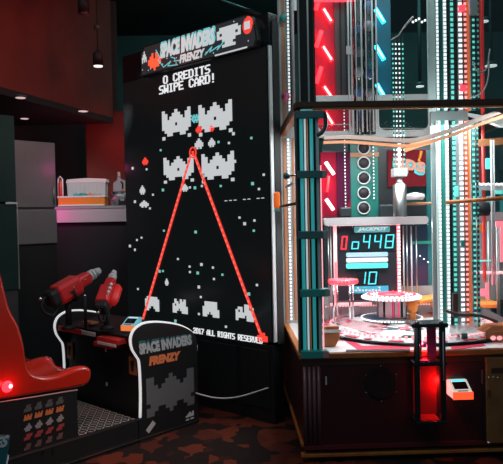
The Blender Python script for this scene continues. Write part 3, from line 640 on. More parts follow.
def milky(name, col, fac):
    m = bpy.data.materials.new(name); m.use_nodes = True; nt = m.node_tree; b = nt.nodes['Principled BSDF']; b.inputs['Base Color'].default_value = (*col, 1); b.inputs['Roughness'].default_value = .2
    t = nt.nodes.new('ShaderNodeBsdfTransparent'); x = nt.nodes.new('ShaderNodeMixShader'); x.inputs[0].default_value = fac
    nt.links.new(t.outputs[0], x.inputs[1]); nt.links.new(b.outputs[0], x.inputs[2]); nt.links.new(x.outputs[0], nt.nodes['Material Output'].inputs['Surface']); return m
MLK = milky('milky acrylic', (.85, .87, .88), .40); MLP = milky('pink milky acrylic', (.85, .35, .42), .40); MLT = milky('teal milky acrylic', (.2, .6, .62), .35)
# ================================================================== PRIZE MACHINE
X0, X1, Y0, Y1 = .405, 2.08, 3.85, 5.40
ZB, ZR, ZM = .080, .667, 2.152       # base bottom, playfield rim, middle rail
mach = thing('prize_machine', 'tall glass prize machine with glowing lights, jackpot counter and dark maroon base', 'prize machine', Matrix.Translation((X0, Y0, 0)))
def part(b, name, parent=mach, bevel=0): return b.build(name, parent, bevel)
def prect(xa, ya, xb, yb, Y):        # (x0,z0,x1,z1) of a photo rectangle standing at depth Y
    A, B = P(xa, (ya+yb)/2, Y), P(xb, (ya+yb)/2, Y); zt = P((xa+xb)/2, ya, Y).z; zb = P((xa+xb)/2, yb, Y).z
    return A.x, zb, B.x, zt
def bx(b, xa, ya, xb, yb, Y, th=.01, Yf=None):
    x0, z0, x1, z1 = prect(xa, ya, xb, yb, Y); b.box((x0, Y, z0), (x1, Y+th, z1)); return x0, z0, x1, z1
# base cabinet
part(MB().mat(MAR).box((X0+.012, Y0+.012, ZB), (X1, Y1, ZR-.075)), 'base_cabinet', bevel=.004)
part(MB().mat(BRN).box((X0+.004, Y0+.004, ZR-.075), (X1+.01, Y1, ZR-.032)), 'rail_band')
part(MB().mat(BLK2).box((X0+.05, Y0+.06, 0), (X1-.02, Y1-.05, ZB)), 'plinth')
b = MB().mat(ORG); r = .016
b.box((X0-.004, Y0-.016, ZR-.032), (X1+.01, Y0+.03, ZR)); b.box((X0-.012, Y0-.016, ZR-.032), (X0+.03, Y1, ZR)); part(b, 'rim_trim', bevel=.006)
b = MB().mat(ORG); b.box((X0-.006, Y0+.0, .030), (X1, Y0+.05, .052)); b.box((X0-.002, Y0+.05, ZB-.004), (X0+.02, Y1, ZB+.022)); part(b, 'bottom_trim', bevel=.005)
b = MB().mat(mat('maroon kick', (.12, .015, .02), .35)); b.box((X0+.004, Y0-.002, ZB-.002), (X1, Y0+.0115, ZB+.022)); part(b, 'kick_rail')
b = MB().mat(MARP)
for i in range(4):
    x = X0+.015+i*.028; b.cyl((x+.008, Y0+.010, ZB+.03), (x+.008, Y0+.010, ZR-.08), .011, 10)
cp_ = part(b, 'base_corner_post')
MB().mat(LGRY).box((P(325.5, 380, Y0).x, Y0+.004, P(325, 385, Y0).z), (P(327, 380, Y0).x, Y0+.0118, P(325, 377, Y0).z)).build('lock', mach)
c = P(381.5, 384, Y0); r = 17*Y0/FPX
sp = part(MB().mat(mat('speaker cloth', (.004, .004, .005), .9)).lathe([(r, 0), (r*.98, .006), (r*.8, .004), (.001, .003)], n=40, M=Matrix.Translation((c.x, Y0+.0115, c.z)) @ Matrix.Rotation(pi/2, 4, 'X')), 'speaker')
for k in range(6):
    a = radians(30+60*k); MB().mat(CHR).ball((c.x+r*1.05*cos(a), Y0+.010, c.z+r*1.05*sin(a)), .005, 8).build('speaker_bolt', sp)
# coin door at the right
xd = P(486.8, 410, Y0-.02).x
dr = part(MB().mat(PAN).box((xd, Y0-.02, ZB+.012), (X1-.1, Y0+.0115, ZR-.05)), 'cabinet_door', bevel=.004)
b = MB().mat(CHR)
for x in (489, 493.5, 498): q = P(x, 377.5, Y0-.022); b.ball((q.x, Y0-.02, q.z), .007, 8)
b.build('bolts', dr)
q = P(488.5, 393, Y0-.02); MB().mat(CHR).box((q.x-.008, Y0-.03, q.z-.02), (q.x+.008, Y0-.0201, q.z+.02)).build('latch', dr)
q = P(488.5, 443, Y0-.02); MB().mat(CHR).cyl((q.x, Y0-.021, q.z), (q.x, Y0-.028, q.z), .012, 12).build('lock', dr)
q = P(498, 369, Y0); MB().mat(BRN).box((xd+.03, Y0-.024, q.z-.02), (X1-.12, Y0-.0201, q.z+.012)).build('door_slot', dr)
x0, z0, x1, z1 = prect(484, 372, 486, 440, Y0); part(MB().mat(BLK2).box((x0-.004, Y0-.004, ZB+.03), (x1, Y0+.0115, ZR-.08)), 'door_gap')
x0, z0, x1, z1 = prect(481.7, 370, 483.3, 384, Y0); part(MB().mat(MARP).box((x0, Y0-.002, z0), (x1, Y0+.0115, z1)), 'door_hinge')
# prize chute
YCH = Y0-.10
x0, zb_, x1, zt_ = prect(414.5, 323, 445, 424, YCH)
xm0, xm1 = x0, x1
zmid = P(430, 363, YCH).z; zlow = P(430, 420, YCH).z
DKT = mat('chute frame black teal', (.010, .018, .020), .25)
ch = part(MB().mat(DKT).box((x0-.02, YCH-.03, zt_-.022), (x1+.015, Y0+.02, zt_)), 'chute_top', bevel=.004)
b = MB().mat(CHR)
for x in (x0+.02, x1-.02): b.cyl((x, YCH, zt_), (x, YCH, zt_+.012), .012, 10)
b.build('chute_bolts', ch)
for (xa, xb) in ((x0, x0+.028), (x1-.032, x1)): part(MB().mat(DKT).box((xa, YCH-.02, zlow), (xb, YCH+.01, zt_-.022)), 'chute_post', bevel=.003)
part(MB().mat(TEALB).cyl((x0+.009, YCH-.024, zmid+.01), (x0+.009, YCH-.024, zt_-.024), .007, 8), 'chute_edge')
part(MB().mat(LGRY).cyl((x1-.016, YCH-.023, zmid-.10), (x1-.016, YCH-.023, zt_-.05), .0035, 8), 'chute_edge')
part(MB().mat(DKT).box((x0-.01, YCH-.024, zmid-.014), (x1+.008, Y0+.01, zmid+.01)), 'chute_shelf', bevel=.003)
part(MB().mat(mat('red chute floor', (.55, .02, .03), .35)).box((x0+.03, YCH-.01, zmid+.0105), (x1-.034, Y0+.01, zmid+.016)), 'chute_pad')
part(MB().mat(DKT).box((x0, YCH-.03, zlow-.02), (x1, Y0+.01, zlow)), 'chute_tray', bevel=.003)
part(MB().mat(mat('red tray liner', (.45, .015, .02), .35)).box((x0+.03, YCH-.02, zlow+.0005), (x1-.034, Y0+.01, zlow+.004)), 'chute_pad')
part(MB().mat(LGRY).cyl((x0+.038, YCH+.03, zmid-.18), (x0+.038, YCH+.03, zmid-.02), .005, 8), 'chute_rod')
part(MB().mat(PAN).box((x0+.03, YCH+.05, zmid+.016), (x0+.06, YCH+.06, zt_-.022)), 'chute_liner')
part(MB().mat(mat('pink acrylic', (.75, .03, .14), .25)).box((x1-.09, YCH+.05, zmid+.016), (x1-.034, YCH+.058, zt_-.022)), 'chute_liner')
part(MB().mat(mat('red chute back', (.30, .012, .018), .4)).box((x0+.02, Y0+.002, zlow+.004), (x1-.02, Y0+.0115, zmid-.014)), 'chute_back')
# rim deck
part(MB().mat(mat('pale playfield deck', (.75, .73, .74), .3)).box((X0+.02, Y0+.025, ZR-.031), (X1, Y1, ZR-.004)), 'deck')
# corner post of the glass case (lower)
def vbar(b, px, wpx, ya, yb, Y, dep): 
    x = P(px, (ya+yb)/2, Y).x; w = wpx*Y/FPX/2; b.box((x-w, Y, ya), (x+w, Y+dep, yb))
ZT = 3.42
YP = Y0+.01
T1 = mat('teal sheen tube', (.06, .40, .44), .2, .0, emit=(.03, .40, .42), es=.42)  # reflections on these three post tubes are put in as a steady glow
WT1 = mat('pale sheen tube', (.7, .75, .78), .2, 0, emit=(.7, .8, .85), es=.50)
OT1 = mat('copper sheen tube', (.6, .25, .12), .2, 0, emit=(.8, .25, .1), es=.15)
b = MB().mat(BLK2); b.box((P(298, 250, YP).x, YP+.03, ZR), (P(318, 250, YP).x, YP+.09, ZM-.03)); post = part(b, 'corner_post')
for (px, r, m) in ((303.0, .0105, T1), (306.8, .0060, WT1), (309.2, .0035, OT1), (313.2, .0105, T1)):
    q0, q1 = P(px, 120, YP+.015), P(px, 350, YP+.015); x = P(px, 240, YP+.015).x
    MB().mat(m).cyl((x, YP+.015, ZR), (x, YP+.015, ZM-.03), r, 12).build('post_tube', post)
x = P(319.5, 240, YP).x; MB().mat(LGRY).box((x-.010, YP, ZR), (x+.006, YP+.05, ZM-.03)).build('frame_strip', post)
x = P(322.3, 240, YP).x; MB().mat(LEDPW).box((x-.003, YP+.01, ZR), (x+.003, YP+.02, P(322, 165, YP).z)).build('pink_strip', post)
x = P(298.3, 240, YP).x; MB().mat(DGRY).box((x-.006, YP-.002, ZR), (x+.004, YP+.03, ZM-.03)).build('frame_strip', post)
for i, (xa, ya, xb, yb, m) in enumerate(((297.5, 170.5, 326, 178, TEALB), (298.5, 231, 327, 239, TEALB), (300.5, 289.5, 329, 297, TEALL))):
    x0, z0, x1, z1 = prect(xa, ya, xb, yb, YP-.03); br_ = part(MB().mat(m).box((x0, YP-.03, z0), (x1, YP+.03, z1)), 'bracket', bevel=.004)
    xs = x1-.022; MB().mat(GRY).box((xs, YP-.034, z0+.004), (x1+.006, YP-.0301, z1-.004)).build('bracket_tab', br_)
x0, z0, x1, z1 = prect(301, 351, 328, 358.5, YP-.03); br_ = part(MB().mat(TEALL).box((x0, YP-.035, z0), (x1, YP+.04, z1)), 'corner_plate', bevel=.004)
MB().mat(mat('pink plate end', (.5, .25, .28), .4)).box((x1-.03, YP-.037, z0+.003), (x1+.006, YP-.0351, z1-.003)).build('bracket_tab', br_)
# top corner plate with curved arm
x0, z0, x1, z1 = prect(296, 110.5, 324, 118, YP-.03); br_ = part(MB().mat(TEALB).box((x0, YP-.03, z0), (x1, YP+.03, z1)), 'corner_plate', bevel=.004)
pts = [P(324, 112, YP), P(325.5, 118, YP), P(325.3, 126, YP), P(322, 132, YP), P(317, 135.5, YP)]
MB().mat(mat('dark teal arm', (.03, .07, .075), .4)).tube(smooth_path([tuple(p) for p in pts], 4), .013, 8).build('curved_arm', br_)
# knob at the side bracket
q = P(286.5, 176, YP+.12); MB().mat(CHR).cyl(q, P(297, 175, YP), .006, 8).build('knob_shaft', mach); MB().mat(TEALB).ball(q, .022, 14).build('knob', mach)
# middle rail
b = MB().mat(BRN); b.box((X0-.006, Y0-.012, ZM), (X1, Y0+.05, ZM+.036)); b.box((X0-.012, Y0+.04, ZM), (X0+.035, Y1+.15, ZM+.036)); mr = part(b, 'middle_rail', bevel=.004)
b = MB().mat(ORG); b.box((X0+.10, Y0-.006, ZM-.012), (X1, Y0+.02, ZM-.0005)); b.box((X0-.008, Y0+.06, ZM-.028), (X0+.03, Y1+.15, ZM-.0005)); b.build('rail_trim', mr)
# glass
part(MB().mat(GLASS).box((P(325, 250, Y0).x, Y0+.020, ZR), (X1, Y0+.024, ZM-.012)), 'front_glass')
part(MB().mat(SGLASS).box((X0+.010, YP+.1, ZR), (X0+.014, Y1, ZM-.028)), 'side_glass')
part(MB().mat(GLASS).box((P(316, 50, Y0).x, Y0+.030, ZM+.036), (X1, Y0+.034, ZT)), 'upper_front_glass')
part(MB().mat(SGLASS).box((X0+.010, YP+.1, ZM+.036), (X0+.014, Y1, ZT)), 'upper_side_glass')
part(MB().mat(BLK2).box((X0, Y0, ZT), (X1, Y1, ZT+.12)), 'roof')
# far right posts, rails and glass, and the rear rails
for y in (Y0+.02, Y1-.07):
    b = MB().mat(BLK2); b.box((X1-.06, y, ZR), (X1-.005, y+.05, ZM)); b.box((X1-.06, y, ZM+.036), (X1-.005, y+.05, ZT)); rp = part(b, 'corner_post')
    for k in range(2): MB().mat(T1).cyl((X1-.045+.03*k, y-.008, ZR), (X1-.045+.03*k, y-.008, ZM-.03), .009, 10).build('post_tube', rp)
part(MB().mat(BRN).box((X1-.035, Y0+.051, ZM), (X1+.012, Y1+.1, ZM+.036)), 'middle_rail')
part(MB().mat(BRN).box((X0+.036, Y1+.05, ZM), (X1-.036, Y1+.1, ZM+.036)), 'middle_rail')
part(MB().mat(SGLASS).box((X1-.02, Y0+.08, ZR), (X1-.016, Y1-.08, ZM)), 'side_glass')
part(MB().mat(SGLASS).box((X1-.02, Y0+.08, ZM+.036), (X1-.016, Y1-.08, ZT)), 'upper_side_glass')
# upper corner channels
b = MB().mat(BLK2); b.box((P(298.5, 50, YP).x, YP, ZM+.036), (P(315, 50, YP).x, YP+.06, ZT)); up = part(b, 'upper_corner_post')
for px, w, m in ((299, 1.6, GRY), (308.2, 1.6, STEEL), (313.8, .8, DGRY)):
    x = P(px, 50, YP-.006).x; MB().mat(m).box((x-w*.003, YP-.006, ZM+.036), (x+w*.003, YP-.0002, ZT)).build('post_strip', up)
# left rear light post (seen through the side glass), full height
YL = 4.98
def ledstrip(name, px, Y, za, zb, wpx, pitch, mled, mback, parent, dep=.012, py=200, dot=.62):
    x = P(px, py, Y).x; w = wpx*Y/FPX/2
    b = MB().mat(mback).box((x-w, Y, za), (x+w, Y+dep, zb)); b.mat(mled)
    n = int((zb-za)/pitch)
    for i in range(n):
        z = za+(i+.5)*(zb-za)/n; b.box((x-w*.8, Y-.004, z-pitch*dot/2), (x+w*.8, Y-.0002, z+pitch*dot/2))
    return b.build(name, parent)
def zrange(Y, ya, yb, px): return P(px, yb, Y).z, P(px, ya, Y).z
SILV = mat('silver profile', (.50, .52, .52), .35, .3)
xa, xb = P(281.5, 220, YL).x, P(297.5, 220, YL).x
lp = part(MB().mat(SILV).box((xa, YL+.012, ZR), (xb, YL+.03, ZT)), 'rear_light_post')
for (za, zb, dx) in ((ZR+.02, ZM-.04, 1.5), (ZM+.05, ZT, 0)):
    yc = 230 if za < 1 else 50
    sh = 0 if za < 1 else 0
    ledstrip('led_strip', 289.7 if za < 1 else 288.5, YL, za, zb, 2.4, .028, LEDW, SILV, lp, py=yc)
    x = P(286.2 if za < 1 else 283.5, yc, YL).x; MB().mat(mat('orange strip', (.55, .20, .08), .4)).box((x-.012, YL+.002, za), (x+.010, YL+.0119, zb)).build('colour_strip', lp)
    if za < 1:
        x = P(294.5, yc, YL).x; MB().mat(mat('orange strip', (.5, .2, .1), .4)).box((x-.008, YL+.002, za), (x+.008, YL+.0119, zb)).build('colour_strip', lp)
    x = P(280.5 if za < 1 else 279, yc, YL).x; MB().mat(GRY).box((x-.006, YL-.002, za), (x+.004, YL+.0119, zb)).build('edge_profile', lp)
x = P(292.5, 50, YL-.05).x; MB().mat(GRY).cyl((x, YL-.06, ZM+.04), (x, YL-.06, ZT), .014, 10).build('side_rod', lp)
MB().mat(BLK2).cyl((x-.018, YL-.06, ZM+.04), (x-.018, YL-.06, ZT), .006, 8).build('side_rod', lp)
for (px, py, m) in ((283.3, 18, mat('teal knob', (.03, .32, .28), .35)), (285.8, 96.5, mat('pink knob', (.70, .12, .28), .35))):
    q = P(px, py, YL-.04); MB().mat(m).ball(q, .031, 14).build('knob', lp)
q = P(293, 4, YL-.03); MB().mat(SILV).box((q.x-.02, YL-.04, q.z-.05), (q.x+.03, YL-.02, q.z+.05)).build('clamp', lp)
# bar across the side with an orange grip
A, B = P(298, 203, 4.22), P(279, 207, 4.40)
mb_ = part(MB().mat(BRN).cyl(A, B, .012, 10, .008), 'side_lever')
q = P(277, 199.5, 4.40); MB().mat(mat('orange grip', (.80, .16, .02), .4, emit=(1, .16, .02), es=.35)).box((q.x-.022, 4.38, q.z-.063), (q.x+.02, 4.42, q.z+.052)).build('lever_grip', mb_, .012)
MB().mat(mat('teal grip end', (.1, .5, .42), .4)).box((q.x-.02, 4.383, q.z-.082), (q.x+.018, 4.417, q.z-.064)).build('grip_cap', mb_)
x0, z0, x1, z1 = prect(283, 184.5, 297, 187, 4.7); part(MB().mat(LGRY).box((X0+.016, 4.3, z0), (X0+.03, 4.95, z1)), 'side_shelf')

# ---- upper section: lamp panels
YB = 5.12
PNR = mat('red backlight panel', (.32, .005, .055), .6)
PNB = mat('blue backlight panel', (.005, .13, .19), .45)
b = MB().mat(PNR); bx(b, 314.5, -10, 336, 106, YB-.03, .02); pr = part(b, 'red_lamp_panel'); b = MB().mat(PNR); bx(b, 315, 108, 352, 133, YB-.03, .02); b.build('red_panel_foot', pr)
b = MB().mat(mat('grey column', (.06, .065, .07), .5)); bx(b, 335, -10, 348, 106, YB-.06, .02); part(b, 'dark_column')
b = MB().mat(BLK2); bx(b, 340, -10, 341.5, 106, YB-.07, .009); bx(b, 345.5, -10, 347, 106, YB-.07, .009); part(b, 'column_grooves')
b = MB().mat(PNB); bx(b, 377, -10, 391, 106, YB-.03, .02); pb_ = part(b, 'blue_lamp_panel')
x0, z0, x1, z1 = prect(312, -2, 355, 2, YB-.1); MB().mat(LEDR).box((x0, YB-.12, z0), (x1, YB-.10, z1)).build('red_top_light', pr)
def lampt(xa, ya, xb, yb, m, core, parent, Y, rr=.017):
    A, B = P(xa, ya, Y), P(xb, yb, Y); b = MB().mat(m); d = (B-A).normalized(); b.cyl(A, B, rr, 12); b.mat(core); nn = Vector((0, -rr*.75, 0)); b.cyl(A+d*.01+nn, B-d*.01+nn, rr*.5, 8)
    b.build('lamp_tube', parent)
for (a_, b_, c_, d_) in ((323, 8.5, 331.5, 22.5), (322.5, 46, 332, 61), (323.5, 86, 334, 101), (325, 112, 333, 125)): lampt(a_, b_, c_, d_, TUBR, TUBW, pr, YB-.10)
for (a_, b_, c_, d_) in ((321.5, 31, 316.5, 47), (321.5, 67, 316.5, 83), (319, 0, 316, 10)): lampt(a_, b_, c_, d_, TUBR, TUBR, pr, YB-.08)
for (a_, b_, c_, d_) in ((375.5, 9, 384, 23), (375.5, 45.5, 384, 60), (376.5, 84, 385.5, 99)): lampt(a_, b_, c_, d_, TUBC, TUBCW, pb_, YB-.10)
# clear tubes with balls
b = MB().mat(ACRY); YT = 4.75
for px in (358.5, 369):
    x = P(px, 50, YT).x; b.cyl((x, YT, ZM-.05), (x, YT, ZT), .040, 20)
ct_ = part(b, 'ball_tubes')
for px in (348.5, 351.5, 356, 361.5, 366, 372.5, 376.5):
    x = P(px, 50, YT-.06).x; MB().mat(LGRY).cyl((x, YT-.06, ZM-.04), (x, YT-.06, ZT), .004 if px in (356, 366) else .0065, 8).build('tube_rod', ct_)
q = P(349, 50, YT-.08); MB().mat(LGRY).box((q.x-.02, YT-.08, q.z-.03), (q.x+.02, YT-.074, q.z+.03)).build('tube_bracket', ct_)
BC = {'white': (.75, .75, .78), 'blue': (.10, .22, .50), 'teal': (.06, .40, .40), 'grey': (.35, .36, .40)}
YBALL = YT
for (px, py, cnm, lb) in ((369, 6, 'blue', 'blue ball at the top of the right-hand clear tube'), (358.5, 30, 'blue', 'blue ball in the left clear tube, the higher of its two blue balls'), (369, 26, 'white', 'white ball in the right-hand clear tube'), (358.5, 52, 'grey', 'grey ball in the left clear tube, the only grey one there'),
        (369, 64, 'teal', 'teal ball in the right-hand clear tube above a blue ball'), (358.5, 72, 'white', 'white ball low in the left clear tube'), (369, 74, 'blue', 'blue ball under the teal ball in the right-hand clear tube'), (358.5, 92, 'blue', 'blue ball lowest in the left clear tube'), (369, 93, 'grey', 'grey ball lowest in the right-hand clear tube')):
    q = P(px, py, YBALL); x = P(px, 50, YT).x; m = mat('ball '+cnm, BC[cnm], .3)
    tag(base_origin(MB().mat(m).ball((x, YT, q.z), .037, 16).build('prize_ball')), lb, 'ball', 'balls in the clear tubes')
# dotted led strand behind, right of the blue panel
for (px, mm) in ((393.5, LEDT), (396.5, LEDW), (400, LEDW), (403.5, LEDT)):
    za, zb = P(px, 165, 4.8).z, P(px, 36, 4.8).z
    x = P(px, 100, 4.8).x; b = MB().mat(DGRY).box((x-.003, 4.803, za), (x+.003, 4.806, zb)); b.mat(mm); n = int((zb-za)/.036)
    for i in range(n): z = za+i*.036; b.box((x-.005, 4.796, z), (x+.005, 4.803, z+.012))
    part(b, 'led_strand')
b = MB().mat(LGRY); b.tube([P(404, 27, 4.7), P(413, 17, 4.6)], .008, 6); b.tube([P(391, 40, 4.8), P(399, 35, 4.8), P(404, 27, 4.7)], .005, 6); part(b, 'strand_hook')
b = MB().mat(LEDW)
for i in range(6): b.ball(P(413+i*3, 22-(i % 3)*1.6, 4.7), .009, 8)
part(b, 'led_beads')
# big light column right of the middle
YCOL = 4.32
PALE = mat('pale teal profile', (.62, .78, .76), .4)
x0, x1 = P(427.8, 200, YCOL+.03).x, P(481, 200, YCOL+.03).x
lc = part(MB().mat(mat('column back', (.30, .36, .36), .35, .2)).box((x0+.03, YCOL+.03, ZR), (x1-.08, YCOL+.05, ZT)), 'light_column')
def cbar(px, w, m, za, zb, Y=YCOL, nm='column_profile', py=None):
    py = py if py is not None else (50 if za > 2 else 230); x = P(px, py, Y).x; h = w*Y/FPX/2; MB().mat(m).box((x-h, Y, za), (x+h, Y+.02, zb)).build(nm, lc)
DTE = mat('dark teal gap', (.03, .16, .15), .4)
for (za, zb, o) in ((ZM+.045, ZT, 0), (ZR+.02, ZM-.02, 3.0)):
    if za > 2: cbar(431.7, 7.4, PALE, za, zb)
    else: cbar(438.5, 1.8, LEDC if 0 else PALE, za, zb)
    up_ = za > 2
    ledstrip('led_strip', 437.5+o*1.0, YCOL-.01, za, zb, 2.6, .026, LEDW if up_ else LEDPW if 0 else LEDW, PALE, lc, py=50 if up_ else 230)
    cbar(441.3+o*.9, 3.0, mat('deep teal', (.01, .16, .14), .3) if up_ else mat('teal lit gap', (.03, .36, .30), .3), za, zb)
    ledstrip('led_strip', 445.0+o, YCOL-.01, za, zb, 3.4, .026, LEDW, PALE, lc, py=50 if up_ else 230)
    cbar(448.3+o, 1.6, BLK2, za, zb)
    ledstrip('led_strip', 452+o*.95, YCOL-.01, za, zb, 3.6, .034, LEDT, DTE, lc, py=50 if up_ else 230)
    cbar(456+o*.7, 2.8, BLK2 if up_ else GRY, za, zb)
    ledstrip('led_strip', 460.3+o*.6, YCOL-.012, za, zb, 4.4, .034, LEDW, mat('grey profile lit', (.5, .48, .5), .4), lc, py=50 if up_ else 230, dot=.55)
    ledstrip('led_strip', 465.3+o*.5, YCOL-.012, za, zb, 3.0, .034, LEDPW, mat('orange profile', (.55, .15, .06), .4), lc, py=50 if up_ else 230, dot=.5)
    cbar(468.5+o*.5, 1.7, LEDO, za, zb)
    cbar(470.2+o*.4, 1.2, LGRY, za, zb)
    ledstrip('led_strip', 473.5+o*.3, YCOL+.0, za, zb, 3.0, .036, LEDT, DTE, lc, py=50 if up_ else 230, dot=.4)
    ledstrip('led_strip', 478+o*.1, YCOL+.0, za, zb, 2.2, .036, mat('dim teal led', (.03, .2, .18), .4, emit=(.1, .5, .45), es=.45), mat('very dark teal', (.006, .03, .03), .4), lc, py=50 if up_ else 230, dot=.4)
for (px, py) in ((461.5, 8.5), (463, 88.5)):
    q = P(px, py, YCOL-.03); MB().mat(LEDR).box((q.x-.02, YCOL-.045, q.z-.020), (q.x+.022, YCOL-.02, q.z+.022)).build('red_marker', lc, .006)
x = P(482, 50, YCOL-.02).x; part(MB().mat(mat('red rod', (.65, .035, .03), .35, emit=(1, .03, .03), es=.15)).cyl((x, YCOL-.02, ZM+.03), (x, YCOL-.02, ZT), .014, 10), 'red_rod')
x = P(484, 230, 4.6).x; part(MB().mat(mat('red rod', (.65, .035, .03), .35)).cyl((x, 4.6, 1.0), (x, 4.6, ZM+.1), .012, 10), 'red_rod')
q = P(472, 11, YCOL-.03); part(MB().mat(SILV).box((q.x-.025, YCOL-.05, q.z-.03), (q.x+.035, YCOL-.02, q.z+.2)), 'column_clamp', bevel=.006)
part(MB().mat(LGRY).tube(smooth_path([tuple(P(*p)) for p in ((490, 49, 4.2), (488.5, 60, 4.2), (488, 66, 4.18), (483, 72, 4.15), (477, 71, 4.15), (474, 65, 4.18), (473, 62, 4.2))], 4), .0055, 8), 'loose_wire')
part(MB().mat(LGRY).tube(smooth_path([tuple(P(*p)) for p in ((489, 62, 4.2), (488.5, 76, 4.2), (485, 88, 4.18), (478, 95, 4.16), (470, 97.5, 4.16))], 4), .005, 8), 'loose_wire')

# ---- window frame under the middle rail: pale plate with rounded openings
YW = 4.92
def rrect(x0, z0, x1, z1, r, n=5):
    out_ = []
    for (cx_, cz_, s_) in ((x1-r, z1-r, 0), (x0+r, z1-r, 90), (x0+r, z0+r, 180), (x1-r, z0+r, 270)):
        for k in range(n+1): a_ = radians(s_+90*k/n); out_.append((cx_+r*cos(a_), cz_+r*sin(a_)))
    return out_
PFR = mat('pale frame plate', (.72, .76, .76), .4)
x0, z0, x1, z1 = prect(315, 105, 445, 137, YW)
holes = [prect(318, 112, 352, 131, YW), prect(379, 106, 428.5, 131, YW)]
xs = [x0, holes[0][0], holes[0][2], holes[1][0], holes[1][2], x1]
b = MB().mat(PFR)
hz0, hz1 = holes[0][1], z1-.01
b.box((x0, YW, z0), (x1, YW+.015, hz0)); b.box((x0, YW, hz1), (x1, YW+.015, z1+.08))
for i in (0, 2, 4): b.box((xs[i], YW, hz0), (xs[i+1], YW+.015, hz1))
for h in holes:   # rounded lower corners
    rr = .05
    for sx, cx_ in ((1, h[0]), (-1, h[2])):
        pts = [(cx_, hz0)]+[(cx_+sx*(rr-rr*sin(radians(k))), hz0+rr-rr*cos(radians(k))) for k in (0, 22, 45, 68, 90)]
        b.prism(pts, YW, YW+.015)
part(b, 'window_plate')
b = MB().mat(LGRY); 
for (xa, y, xb) in ((318, 124.5, 351), (380, 128.5, 427)):
    A, B = P(xa, y, YW+.06), P(xb, y, YW+.06); b.cyl(A, B, .005, 6)
part(b, 'window_wires')
# orange rail sweeping round inside
pts = [tuple(P(*p)) for p in ((324, 137.5, 4.8), (350, 137, 4.75), (385, 139.5, 4.62), (410, 140.5, 4.42), (432, 136, 4.22), (458, 127.5, 4.1), (482, 118, 4.0), (512, 107.5, 3.92))]
pp = smooth_path(pts, 4)
def ribbon(b, path, h, th):
    vs = []; fs = []; n = len(path)
    for p in path: x, y, z = p; vs += [(x, y, z-h/2), (x, y+th, z-h/2), (x, y+th, z+h/2), (x, y, z+h/2)]
    for i in range(n-1):
        for k in range(4): fs.append((i*4+k, i*4+(k+1) % 4, (i+1)*4+(k+1) % 4, (i+1)*4+k))
    fs += [(0, 1, 2, 3), tuple(range((n-1)*4, n*4))]; b.add(vs, fs); return b
part(ribbon(MB().mat(mat('bronze rail', (.085, .055, .045), .4, .2)), pp, .030, .05), 'curved_rail')
pts2 = [(x, y+.02, z-.034) for (x, y, z) in pp]; part(ribbon(MB().mat(mat('curved rail orange', (.26, .08, .018), .4)), pts2, .022, .03), 'curved_rail_trim')
pts = [tuple(P(*p)) for p in ((405, 149, 4.7), (425, 142, 4.6), (440, 140, 4.5), (470, 143, 4.5), (503, 141, 4.5))]
part(ribbon(MB().mat(mat('dull orange', (.40, .16, .06), .4)), smooth_path(pts, 3), .05, .02), 'inner_rail')
A, B = P(466, 117, 4.35), P(500, 126, 4.3); part(MB().mat(PFR).prism([(A.x, A.z+.02), (B.x, B.z+.05), (B.x+.1, B.z+.04), (B.x+.1, B.z-.01), (B.x, B.z-.01), (A.x, A.z)], 4.3, 4.32), 'brace_plate')

# ---- lower section back
YK = 5.10
BKP = mat('dark teal back panel', (.012, .055, .060), .3)
b = MB().mat(BKP); bx(b, 324, 140, 500, 312, YK, .02); part(b, 'back_panel')
b = MB().mat(mat('crimson panel', (.30, .005, .03), .75, spec=.1)); bx(b, 321, 152, 350.5, 217, YK-.06, .02); cpnl = part(b, 'crimson_panel')
b = MB().mat(mat('crimson edge', (.07, .004, .03), .75, spec=.1)); x0, z0, x1, z1 = prect(337, 152, 350.5, 214, YK-.075); b.prism([(x0, z0-.02), (x0+.04, z0), (x1, z0+.12), (x1, z1), (x0, z1)], YK-.075, YK-.061); b.build('panel_fold', cpnl)
for (a_, b_, c_, d_) in ((325.5, 162, 334, 174.5), (326, 199, 333.5, 210)): lampt(a_, b_, c_, d_, mat('white lamp tube', (.9, .8, .8), .4, emit=(1, .62, .60), es=3.), LEDW, cpnl, YK-.12, .014)
for (a_, b_, c_, d_) in ((329, 176, 327, 192),): lampt(a_, b_, c_, d_, TUBR, TUBR, cpnl, YK-.09, .010)
b = MB().mat(mat('green panel', (.012, .16, .13), .35)); bx(b, 350.5, 133, 378.5, 218, YK-.05, .02); gp = part(b, 'green_panel')
b = MB().mat(mat('dull orange', (.4, .16, .06), .4)); bx(b, 349, 152.5, 379, 157, YK-.06, .009); b.build('cross_strip', gp)
for y in (148, 163, 178, 193, 208):
    q = P(363.8, y, YK-.06); r = 6.0*(YK-.06)/FPX; Q = Matrix.Translation((q.x, YK-.0505, q.z)) @ Matrix.Rotation(pi/2, 4, 'X')
    b = MB(Q).mat(mat('dark hole', (.012, .006, .008), .6)).lathe([(r, 0), (r, .010), (.001, .010)], n=28); b.mat(LGRY).tube([(r*cos(2*pi*k/28), r*sin(2*pi*k/28), .010) for k in range(28)], .0055, 6, True); b.build('port_hole', gp)
ledstrip('led_strand', 373.5, YK-.07, P(373, 200, YK).z, P(373, 140, YK).z, 1.3, .026, LEDW, DTE, gp, .008, 170, .4)
ledstrip('led_strand', 345, YK-.085, P(345, 212, YK).z, P(345, 110, YK).z, 1.2, .026, LEDW, mat('dark magenta', (.08, .01, .03), .4), mach, .006, 170, .4)
b = MB().mat(mat('dark panel', (.010, .012, .014), .4)); bx(b, 378.5, 149, 392, 217, YK-.055, .02); part(b, 'dark_panel')
b = MB().mat(mat('banner maroon', (.13, .005, .010), .8, spec=.1)); bx(b, 388, 150, 426, 186.5, YK-.075, .012); bn = part(b, 'maroon_banner')
A, B, C_ = P(392, 170, YK-.078), P(425.5, 175, YK-.078), P(392, 155.5, YK-.078)
